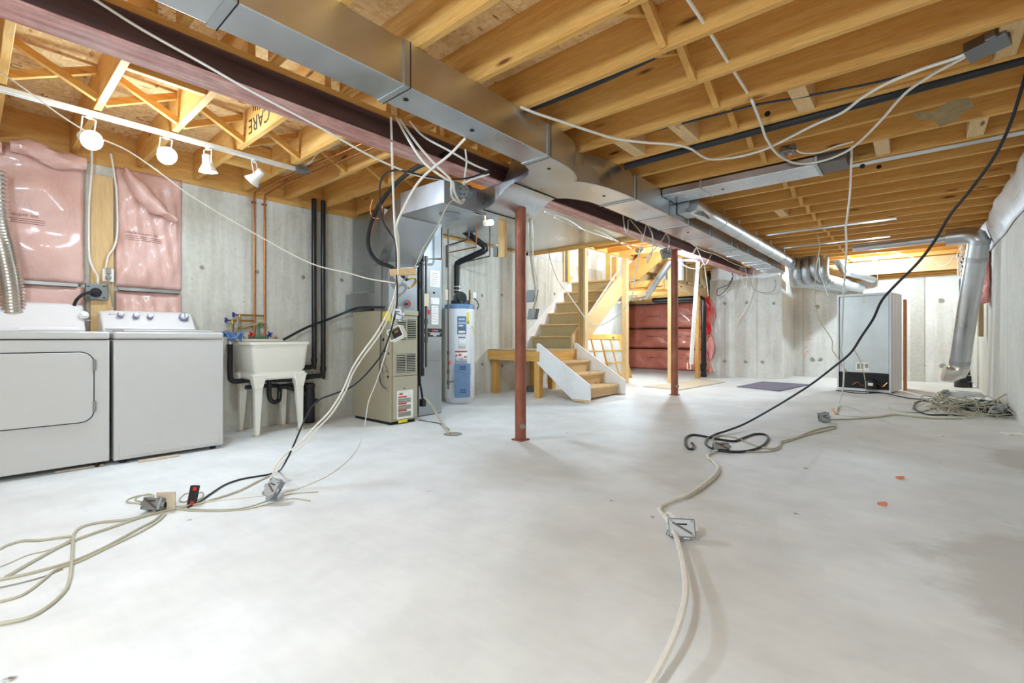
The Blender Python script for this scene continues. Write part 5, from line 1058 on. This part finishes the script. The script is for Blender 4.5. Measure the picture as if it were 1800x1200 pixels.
# cables around the furnace and beam
WC, BC, CC = 'white_cable', 'black_cable', 'cream_cable'
cable('beam_cable', 'long white cable slung along the face of the beam at upper left', WC, .006, [(163,-3,'x',-2.49),(250,52,'x',-2.49),(350,108,'x',-2.49),(450,165,'x',-2.49),(570,228,'x',-2.49),(640,268,'x',-2.49),(700,296,'x',-2.49),(745,311,'x',-2.48),(800,315,'x',-2.48),(840,309,'x',-2.48)])
cable('slanting_wire', 'thin white wire slanting across the left wall from track to furnace', WC, .0045, [(-5,122,'d',2.5),(60,168,'d',2.55),(110,205,'d',2.6),(165,238,'d',2.7),(225,265,'d',2.75),(290,310,'d',2.85),(340,347,'d',2.9),(447,410,'d',3.0),(545,462,'d',3.1),(610,479,'d',3.15),(650,490,'d',3.2),(694,497,'d',3.2)])
cable('hanging_cable', 'white cable hanging straight down from beam to wood block', WC, .008, [(687,206,'d',2.96),(689,260,'d',3.0),(691,330,'d',3.1),(694,400,'d',3.15),(699,440,'d',3.2),(700,482,'d',3.2)])
cable('hanging_cable', 'white cable drooping from plate to the round junction box', WC, .008, [(697,207,'d',2.98),(715,240,'d',2.95),(745,285,'d',2.95),(780,312,'d',3.0),(796,320,'d',3.1),(799,338,'d',3.3),(808,353,'d',3.5),(815,350,'d',3.55)])
cable('hanging_cable', 'second white cable drooping beside the first to the round box', WC, .008, [(703,210,'d',2.98),(735,255,'d',2.95),(768,292,'d',2.95),(792,316,'d',3.0),(793,335,'d',3.1),(796,348,'d',3.3),(810,357,'d',3.5),(817,350,'d',3.55)])
cable('hanging_cable', 'white cable crossing the beam toward the main duct', WC, .007, [(720,213,'d',3.0),(745,240,'d',2.98),(790,265,'d',3.0),(830,288,'d',3.1),(858,300,'d',3.2)])
cable('hanging_cable', 'white cable running from the duct down to the wood block', WC, .008, [(818,243,'d',2.85),(790,272,'d',2.9),(755,300,'d',2.95),(730,328,'d',3.0),(705,375,'d',3.1),(697,398,'d',3.15),(700,420,'d',3.2),(702,482,'d',3.22)])
cable('hanging_cable', 'thin cream wire drawn from round box down behind the block', CC, .004, [(805,345,'d',3.5),(786,362,'d',3.5),(770,395,'d',3.5),(745,435,'d',3.5),(728,470,'d',3.5),(705,497,'d',3.3)])
cable('hanging_cable', 'short white cable hung from the plate beside the duct elbow', WC, .006, [(818,262,'d',3.1),(820,285,'d',3.15),(817,310,'d',3.3),(816,325,'d',3.5)])
cable('duct_cable', 'white cable running under the beam from the round box to the duct', WC, .006, [(815,322,'d',3.55),(830,315,'d',3.5),(850,309,'d',3.4),(860,306,'d',3.4)])
cable('black_wire', 'thin black wire looping from the beam down to the wood block', BC, .006, [(862,299,'d',3.2),(830,311,'d',3.1),(800,315,'d',3.05),(760,312,'d',3.0),(720,303,'d',3.0),(695,299,'d',3.0),(673,310,'d',3.05),(667,340,'d',3.1),(672,385,'d',3.15),(686,410,'d',3.2),(695,428,'d',3.2),(697,480,'d',3.2)])
cable('insulated_line', 'thick black insulated refrigerant line looping beside the furnace', 'black_rubber', .019, [(790,268,'y',2.2),(765,280,'y',2.25),(735,293,'y',2.3),(710,310,'y',2.35),(685,335,'y',2.45),(664,365,'y',2.5),(652,395,'y',2.55),(647,425,'y',2.6),(653,447,'y',2.62),(668,462,'y',2.66),(690,470,'x',-3.98),(716,492,'x',-3.95)], 'pipe', n=10)
cable('copper_tube', 'thin copper tube curling beside the black insulated line', 'copper', .005, [(655,350,'y',2.5),(651,370,'y',2.5),(657,383,'y',2.52),(668,382,'y',2.55),(672,368,'y',2.5),(668,350,'y',2.5),(660,380,'y',2.55),(652,410,'y',2.58)], 'pipe')
cable('refrigerant_tail', 'short copper and rubber line end below the wood block', 'brass', .012, [(718,491,'x',-3.95),(727,488,'x',-3.95),(731,494,'x',-3.95),(724,503,'x',-3.95),(718,506,'x',-3.95)], 'pipe')
cable('floor_cable', 'thick white cable swooping from the wood block to the rusty floor box', WC, .0065, [(700,484,'d',3.2),(693,520,'d',3.18),(682,548,'d',3.15),(662,585,'d',3.1),(635,622,'d',3.05),(618,650,'d',3.0),(603,685,'d',2.95),(580,722,'d',2.9),(555,748,'d',2.85),(525,780,'d',2.8),(500,800,'d',2.78),(485,818,'d',2.75),(479,838,'d',2.72)])
cable('floor_cable', 'second white cable beside it ending at the rusty floor box', WC, .0058, [(703,484,'d',3.2),(697,515,'d',3.2),(686,550,'d',3.16),(667,588,'d',3.1),(638,628,'d',3.05),(621,655,'d',3.0),(606,690,'d',2.95),(583,727,'d',2.9),(558,753,'d',2.85),(532,783,'d',2.8),(510,800,'d',2.78),(492,816,'d',2.75),(484,836,'d',2.72)])
cable('floor_cable', 'black and white cable sweeping from block to floor and the faceplate box', BC, .0058, [(697,482,'d',3.2),(698,530,'d',3.15),(690,570,'d',3.12),(675,615,'d',3.1),(650,650,'d',3.05),(620,678,'d',3.0),(585,693,'d',2.95),(562,702,'d',2.92),(545,720,'d',2.88),(530,750,'d',2.84),(515,785,'d',2.8),(500,815,'d',2.78),(490,828),(470,834),(445,838),(420,843),(395,852),(370,868),(350,882),(330,891)])
cable('floor_cable', 'thin white wire dropping past the furnace to the floor and leftward', WC, .0037, [(701,500,'d',3.2),(690,560,'d',3.2),(683,600,'d',3.25),(672,640,'d',3.3),(660,675,'d',3.4),(648,705,'d',3.5),(643,735,'d',3.6),(640,752,'h',.01),(632,780),(615,805),(585,830),(550,848),(500,865),(440,873),(390,878),(330,888)])
cable('floor_cable', 'cream cable lying from the rusty box to the faceplate box', CC, .0061, [(474,836),(455,845),(430,858),(405,868),(380,876),(345,886),(310,893),(260,905),(200,925),(150,942),(110,958),(60,985),(10,1014)])
cable('floor_cable', 'cream wire lying from under the metal plate leftward across the floor', CC, .0034, [(560,864),(510,868),(470,880),(430,892),(380,896),(330,894),(300,895)])
cable('floor_cable', 'greyish cable curving from the faceplate box toward the bottom left', CC, .0054, [(285,902),(270,915),(245,928),(205,950),(170,968),(130,985),(80,1000),(40,1010),(0,1018)])
cable('floor_cable', 'greyish cable beside it with a wider bend toward the left edge', CC, .0048, [(292,903),(275,918),(240,938),(190,962),(140,986),(100,1000),(75,1020),(40,1045),(0,1057)])
cable('floor_cable', 'cream cable looping down and back to the lower left edge', CC, .0061, [(280,897),(230,912),(180,917),(145,925),(130,938),(128,960),(126,990),(122,1020),(112,1040),(85,1065),(50,1085),(0,1096)])
cable('floor_cable', 'cream cable bending into the left edge above the others', CC, .0054, [(128,942),(100,945),(70,949),(40,950),(15,957),(-3,966)])
cable('floor_cable', 'thin cream wire fanning left from the cable knot', CC, .0027, [(130,945),(90,965),(50,975),(20,988),(-3,997)])
cable('floor_cable', 'thin grey wire fanning furthest left below the knot', 'grey_cable', .0027, [(110,1000),(80,1012),(45,1022),(10,1030),(-3,1033)])
cable('floor_cable', 'cream cable coil behind the faceplate box', CC, .0041, [(262,888),(240,884),(223,882),(228,876),(250,870),(270,872),(262,868),(245,872),(238,878),(255,882),(275,880)])
cable('floor_cable', 'cream cable loop around the small black switch strip', CC, .0034, [(338,866),(325,868),(315,878),(325,882),(335,875),(350,866),(357,866),(355,874),(340,882),(325,888),(310,890)])
cable('floor_cable', 'cream cable leaving the knot toward the rusty box plate', CC, .0034, [(300,893),(330,897),(380,898),(430,895),(470,886),(500,878),(520,876),(545,880)])
# floor cables, right
cable('floor_cable', 'white cable snaking from the bottom edge past the nearest floor box', WC, .0105, [(1140,1205,'h',.03),(1155,1180,'h',.035),(1180,1130,'h',.05),(1195,1090,'h',.06),(1205,1045,'h',.06),(1203,1005,'h',.05),(1195,965,'h',.045),(1185,935,'h',.04),(1170,910,'h',.03),(1159,895),(1168,885),(1190,876),(1212,868),(1235,852),(1255,835),(1262,822),(1255,812),(1244,803),(1245,798),(1262,790)])
cable('floor_cable', 'white cable twin following the snaking one to the looped box', WC, .008, [(1186,920,'h',.05),(1170,908,'h',.045),(1174,902,'h',.05),(1180,905,'h',.06),(1188,915,'h',.06)])
cable('floor_cable', 'cream cable running beside the snaking cable to the looped box', CC, .008, [(1205,876,'h',.004),(1222,866),(1245,850),(1260,836),(1264,826),(1258,816),(1246,806),(1243,799),(1250,792,'h',.02)])
cable('floor_cable', 'cream cable from the looped box winding toward the refrigerator', CC, .007, [(1255,782,'h',.03),(1252,772,'h',.02),(1265,766),(1290,768),(1315,778),(1340,786),(1362,788),(1372,782),(1374,776),(1400,769),(1425,758),(1455,750),(1470,749)])
cable('floor_cable', 'second cream cable trailing from the loop toward the far metal box', CC, .006, [(1268,792),(1310,794),(1350,793),(1370,788),(1374,779),(1395,772),(1420,764),(1445,758),(1470,752)])
cable('extension_cord', 'black extension cord hanging from the ceiling and looping on the floor', BC, .0095, [(1806,120,'d',2.6),(1798,148,'d',2.62),(1775,220,'d',2.75),(1745,280,'d',2.9),(1705,335,'d',3.1),(1670,378,'d',3.2),(1645,420,'d',3.3),(1615,460,'d',3.4),(1575,500,'d',3.5),(1550,528,'d',3.6),(1535,560,'d',3.7),(1515,590,'d',3.8),(1495,620,'d',3.9),(1465,645,'d',4.0),(1430,672,'d',4.1),(1395,695,'d',4.2),(1350,722,'d',4.3),(1310,744,'h',.06),(1280,756,'h',.03),(1258,763),(1243,771),(1241,780),(1252,788),(1275,793),(1310,793),(1335,786),(1348,776),(1350,768),(1343,763),(1325,763),(1305,770),(1290,775),(1265,772),(1240,767),(1218,764),(1206,769),(1205,780),(1210,788),(1217,789),(1220,783),(1216,778)], 'cord')
# cables among the right joists
cable('joist_cable', 'long white cable swagging below the right joists to the corner box', WC, .0085, [(915,188,'z',2.29),(945,200,'z',2.28),(985,213,'z',2.28),(1030,228,'z',2.28),(1080,243,'z',2.28),(1130,250,'z',2.28),(1185,254,'z',2.28),(1215,262,'z',2.275),(1235,275,'z',2.27),(1255,280,'z',2.27),(1300,275,'z',2.27),(1345,262,'z',2.27),(1385,243,'z',2.27),(1430,220,'z',2.27),(1480,198,'z',2.27),(1515,172,'z',2.27),(1560,146,'z',2.27),(1620,122,'z',2.27),(1680,102,'z',2.28),(1710,88,'z',2.29)])
cable('joist_cable', 'white cable threaded through the joists above and swagging rightward', WC, .0085, [V((-.76,1.2,2.36)), V((-.77,1.7,2.37)), V((-.765,2.26,2.36)), V((-.775,2.66,2.36)), V((-.78,3.09,2.355)), (1323,180,'z',2.29),(1337,215,'z',2.27),(1348,245,'z',2.26),(1368,272,'z',2.25),(1400,287,'z',2.25),(1440,284,'z',2.25),(1480,270,'z',2.26),(1510,250,'z',2.27),(1550,210,'z',2.27),(1590,165,'z',2.28),(1640,130,'z',2.28),(1690,103,'z',2.28),(1710,90,'z',2.29)])
cable('joist_cable', 'white cable dropping from the joists to the floor before the refrigerator', WC, .0085, [(1497,262,'d',3.6),(1496,300,'d',3.65),(1494,340,'d',3.75),(1490,375,'d',3.85),(1487,400,'d',3.95),(1488,430,'d',4.05),(1486,470,'d',4.2),(1483,510,'d',4.3),(1481,560,'d',4.45),(1480,600,'d',4.6),(1478,615,'d',4.65),(1483,640,'d',4.75),(1482,680,'d',4.9),(1476,705,'h',.05),(1470,722,'h',.012),(1478,728),(1500,731),(1540,732),(1570,727),(1600,729),(1640,733),(1680,735)])
cable('joist_cable', 'short white cable from the small orange-nut box along a joist', WC, .006, [(1398,263,'z',2.30),(1412,269,'z',2.29),(1440,268,'z',2.29),(1470,257,'z',2.295),(1500,249,'z',2.31)])
cable('joist_cable', 'thin black wire strung along the upper right joists', BC, .007, [(1135,233,'z',2.33),(1200,217,'z',2.32),(1260,202,'z',2.32),(1330,184,'z',2.32),(1400,172,'z',2.32),(1480,157,'z',2.31),(1560,140,'z',2.31),(1620,122,'z',2.31),(1700,92,'z',2.31)])
o = cable('insulated_line', 'black insulated line run between the right joists from the wye', 'black_rubber', .026, [V((-1.84,3.56,2.295)), V((-1.2,3.555,2.303)), V((-.4,3.55,2.303)), V((.3,3.548,2.308)), V((.7,3.548,2.31))], 'pipe', n=10)
cable('insulated_line', 'black insulated line tucked along a joist above the main duct', 'black_rubber', .022, [V((-1.9,2.34,2.34)), V((-1.5,2.36,2.345)), V((-1.05,2.37,2.37)), V((-.9,2.37,2.39))], 'pipe', n=10)
cable('joist_cable', 'cream cable hanging from the far joists down to the refrigerator base', CC, .007, [(1437,412,'d',6.3),(1441,435,'d',6.35),(1436,465,'d',6.4),(1433,500,'d',6.45),(1432,530,'d',6.5),(1440,562,'d',6.55),(1455,585,'d',6.6),(1463,600,'d',6.6),(1463,615,'d',6.65),(1472,628,'d',6.65),(1482,645,'d',6.6),(1500,665,'h',.12),(1517,680,'h',.05),(1527,690)])
cable('joist_cable', 'white cable hanging short of the wall left of the refrigerator', WC, .007, [(1440,452,'d',6.5),(1442,480,'d',6.6),(1449,500,'d',6.7),(1456,520,'d',6.7)])
cable('joist_cable', 'thin cream cord hanging over the refrigerator back', CC, .006, [(1500,612,'d',6.6),(1510,630,'d',6.6),(1517,650,'d',6.6),(1521,670,'d',6.5),(1522,688,'h',.01)])
cable('appliance_cord', 'black appliance cord lying from the refrigerator to the cable heap', BC, .007, [(1470,686),(1500,690),(1522,691),(1550,690),(1575,695),(1600,700),(1630,702)], 'cord')
cable('floor_cable', 'white cable from the refrigerator base to the cable heap', WC, .007, [(1523,684,'h',.03),(1535,683,'h',.02),(1550,687),(1570,693),(1595,696),(1625,700)])
cable('floor_cable', 'cream cable lying from the far metal box to the cable heap', CC, .007, [(1458,737),(1500,736),(1540,733),(1575,729),(1610,733),(1640,735),(1690,736)])
# cables hanging around the far beam
bc_ = [('white cable loop hung on the beam left of the brown post', [(1095,378,'x',-2.5),(1098,400,'x',-2.49),(1103,408,'x',-2.49),(1104,386,'x',-2.5)]),
 ('white cable dropping from the beam and swinging left to the stair stringer', [(1136,394,'d',5.6),(1132,412,'d',5.6),(1127,430,'d',5.6),(1122,450,'d',5.6),(1117,480,'d',5.6),(1112,515,'d',5.6),(1095,545,'d',5.65),(1070,565,'d',5.7),(1045,573,'d',5.75),(1030,560,'d',5.8),(1012,535,'d',5.85),(998,515,'d',5.9)]),
 ('white cable looping below the beam above the short steps', [(1138,395,'d',5.6),(1146,410,'d',5.6),(1148,430,'d',5.6),(1143,452,'d',5.6),(1137,462,'d',5.6),(1141,448,'d',5.6),(1152,436,'d',5.6),(1165,420,'d',5.7),(1170,410,'d',5.8)]),
 ('white cable from the beam to the grey box by the brown post', [(1170,410,'x',-2.5),(1176,420,'x',-2.5),(1174,440,'x',-2.5)]),
 ('tan cable slanting down the beam face before the brown post', [(1107,385,'x',-2.5),(1120,400,'x',-2.49),(1135,418,'x',-2.48),(1150,428,'x',-2.48)]),
 ('white cable forked below the beam right of the brown post', [(1225,425,'x',-2.5),(1222,440,'x',-2.5),(1217,448,'x',-2.5),(1224,436,'x',-2.48),(1232,452,'x',-2.5),(1240,465,'x',-2.55),(1250,448,'x',-2.5)]),
 ('white cable swagging along the beam right of the post to its end', [(1186,405,'x',-2.48),(1210,424,'x',-2.48),(1235,440,'x',-2.48),(1260,448,'x',-2.48),(1290,463,'x',-2.48),(1310,470,'x',-2.48)]),
 ('white cable hanging in a loop before the concrete wall at the beam end', [(1304,470,'y',10.0),(1304,490,'y',10.0),(1310,505,'y',10.0),(1313,490,'y',10.0),(1310,472,'y',10.0)]),
 ('white cable straggling down the concrete wall right of the beam end', [(1325,475,'y',10.1),(1322,500,'y',10.1),(1318,525,'y',10.2),(1310,545,'y',10.2),(1300,560,'y',10.2),(1294,570,'y',10.2)]),
 ('grey wire looping in a wide arc before the concrete wall', [(1320,495,'y',10.1),(1325,508,'y',10.1),(1340,514,'y',10.1),(1358,512,'y',10.1),(1364,500,'y',10.1),(1362,492,'y',10.1)]),
 ('thin dark wire loops hanging on the concrete wall beyond the post', [(1285,472,'y',10.1),(1288,490,'y',10.1),(1275,510,'y',10.1),(1262,520,'y',10.1),(1262,508,'y',10.1),(1280,500,'y',10.1),(1289,485,'y',10.1)]),
 ('white cable along the joists above the stair opening', [(975,382,'z',2.26),(1000,393,'z',2.26),(1030,405,'z',2.27),(1060,415,'z',2.27),(1095,427,'z',2.27),(1130,432,'z',2.27),(1180,425,'z',2.26)]),
 ('white cable crossing under the return panning toward the stairs', [(958,372,'z',2.24),(985,380,'z',2.24),(1005,390,'z',2.24),(1030,405,'z',2.24),(1045,404,'z',2.26),(1075,418,'z',2.26),(1110,437,'z',2.26)]),
 ('white cables strung beside the pine posts at the platform', [(1185,447,'d',7.6),(1195,460,'d',7.7),(1210,470,'d',7.8),(1228,472,'d',7.9),(1237,463,'d',8.0),(1250,455,'d',8.0)]),
 ('white cable falling beside the platform corner to the black elbow', [(1238,462,'d',8.0),(1240,480,'d',8.2),(1243,500,'d',8.4),(1245,520,'d',8.6)])]
for lab, pts in bc_:
    cable('draped_cable', lab, 'black_cable' if 'dark' in lab else ('grey_cable' if 'grey wire' in lab else ('cream_cable' if 'tan' in lab else WC)), .007, pts)
cable('post_cable', 'cream cable bundle hanging beside the rust-red post', CC, .009, [(931,384,'y',3.28),(931,410,'y',3.3),(933,450,'y',3.32),(938,490,'y',3.34),(942,520,'y',3.36),(937,545,'y',3.38),(936,556,'y',3.4)])
cable('post_cable', 'thin white wire hanging beside the rust-red post to the boxes', WC, .006, [(936,384,'y',3.28),(938,420,'y',3.3),(937,460,'y',3.32),(944,500,'y',3.34),(939,540,'y',3.38)])
cable('wall_wire', 'thin wire trailing down the concrete wall left of the stairs', 'grey_cable', .005, [(951,395,'x',-4.3),(961,420,'x',-4.4),(966,450,'x',-4.5),(975,480,'x',-4.6),(985,500,'x',-4.7),(1000,518,'x',-4.6),(1010,532,'x',-4.4),(1020,545,'x',-4.2)])
# right wall cables
cable('wall_cable', 'white cable wriggling down from the joists at the right wall', WC, .011, [(1797,325,'x',XR-.06),(1785,345,'x',XR-.06),(1770,360,'x',XR-.06),(1758,385,'x',XR-.06),(1750,398,'x',XR-.06),(1742,400,'x',XR-.07)])
cable('corner_cable', 'white cable swinging from the bulb to the corner cable tangle', WC, .008, [(1560,440,'y',10.4),(1590,447,'y',10.3),(1620,458,'y',10.2),(1650,466,'y',10.1),(1668,463,'y',10.0),(1678,450,'y',10.0),(1690,458,'y',10.0)])
rnd = random.Random(11)
mb = MB()
for k in range(9):
    P = [PX(1690+rnd.uniform(-8,14), 405+i*rnd.uniform(14,20)+rnd.uniform(-6,6), y=9.95+rnd.uniform(-.12,.1)) for i in range(6)]
    mb.tube(spline(P, 5), .007, 5)
o = mb.build('hanging_cable_tangle', WC); tag(o, 'tangle of white cables hanging around the corner drain pipe', 'cables', kind='stuff')
mb = MB(); ctr = FL(1697, 722)
for k in range(26):
    a0 = rnd.uniform(0, 6.28); rx_ = rnd.uniform(.12, .42); ry_ = rnd.uniform(.1, .35); off = V((rnd.uniform(-.16,.16), rnd.uniform(-.3,.3), 0)); n = rnd.randint(5, 9); P = []
    for i in range(n):
        q = a0+i*rnd.uniform(.5,1.1); p = ctr+off+V((math.cos(q)*rx_*.75, math.sin(q)*ry_*1.3, 0)); p.x = min(p.x, XR-.03); p.z = fz(p.y)+.01+abs(rnd.gauss(.05,.05)); P.append(p)
    mb.tube(spline(P, 5), rnd.choice((.004,.005,.006)), 5)
o = mb.build('cable_heap', CC); tag(o, 'tangled heap of cream cables on the floor at the right wall', 'cables', kind='stuff')
mb = MB()
for k in range(7):
    P = []; a0 = rnd.uniform(0, 6.28); off = V((rnd.uniform(-.1,.2), rnd.uniform(-.2,.2), 0))
    for i in range(6):
        q = a0+i*.9; p = ctr+off+V((math.cos(q)*.2, math.sin(q)*.3, 0)); p.x = min(p.x, XR-.03); p.z = fz(p.y)+.015+abs(rnd.gauss(.05,.03)); P.append(p)
    mb.tube(spline(P, 5), .008, 5)
o = mb.build('cable_heap', BC); tag(o, 'black cables tangled through the heap at the right wall', 'cables', kind='stuff')
cable('heap_cable', 'black cable loop lying out at the left of the cable heap', BC, .008, [(1700,730),(1660,729),(1630,728),(1610,720),(1607,712),(1615,705),(1632,705),(1650,712),(1672,718)])
cable('heap_cable', 'cream cable arching up out of the heap against the right wall', CC, .008, [(1730,720,'h',.05),(1748,705,'h',.12),(1765,694,'d',5.1),(1774,694,'d',5.05),(1776,708,'d',5.05),(1768,722,'h',.02)])
cable('heap_cable', 'cream cable stretched along the floor left of the heap', CC, .007, [(1562,716),(1572,720),(1595,724),(1615,724),(1640,718),(1670,712)])
# debris
for k, (u, v) in enumerate(((1582,839),(1551,885))):
    p = FL(u, v, .006); MB_ = MB().obox(p, (.018,.006,.004), (-.004,.012,0), (0,.002,.006)); tag(MB_.build('foam_chip', 'chip', None, smooth=False), ['orange foam chip on the right floor, the farther of two', 'orange foam chip on the right floor, the nearer of two'][k], 'debris')
p = FL(1783, 762, .004); tag(MB().obox(p, (.06,.02,0), (-.02,.05,0), (0,0,.004)).build('paper_scrap', 'paper', None, smooth=False), 'scrap of pale paper by the foot of the right wall', 'debris')
for k, (u, v) in enumerate(((140,822),(280,805))):
    p = FL(u, v, .006); tag(MB().bar(p+V((0,-.12,0)), p+V((0,.12,0)), .05, .008).build('wood_shim', 'cardboard', None, smooth=False), ['thin wood shim under the front of the dryer', 'thin wood shim under the front of the washing machine'][k], 'shim')
bpy.context.view_layer.update()
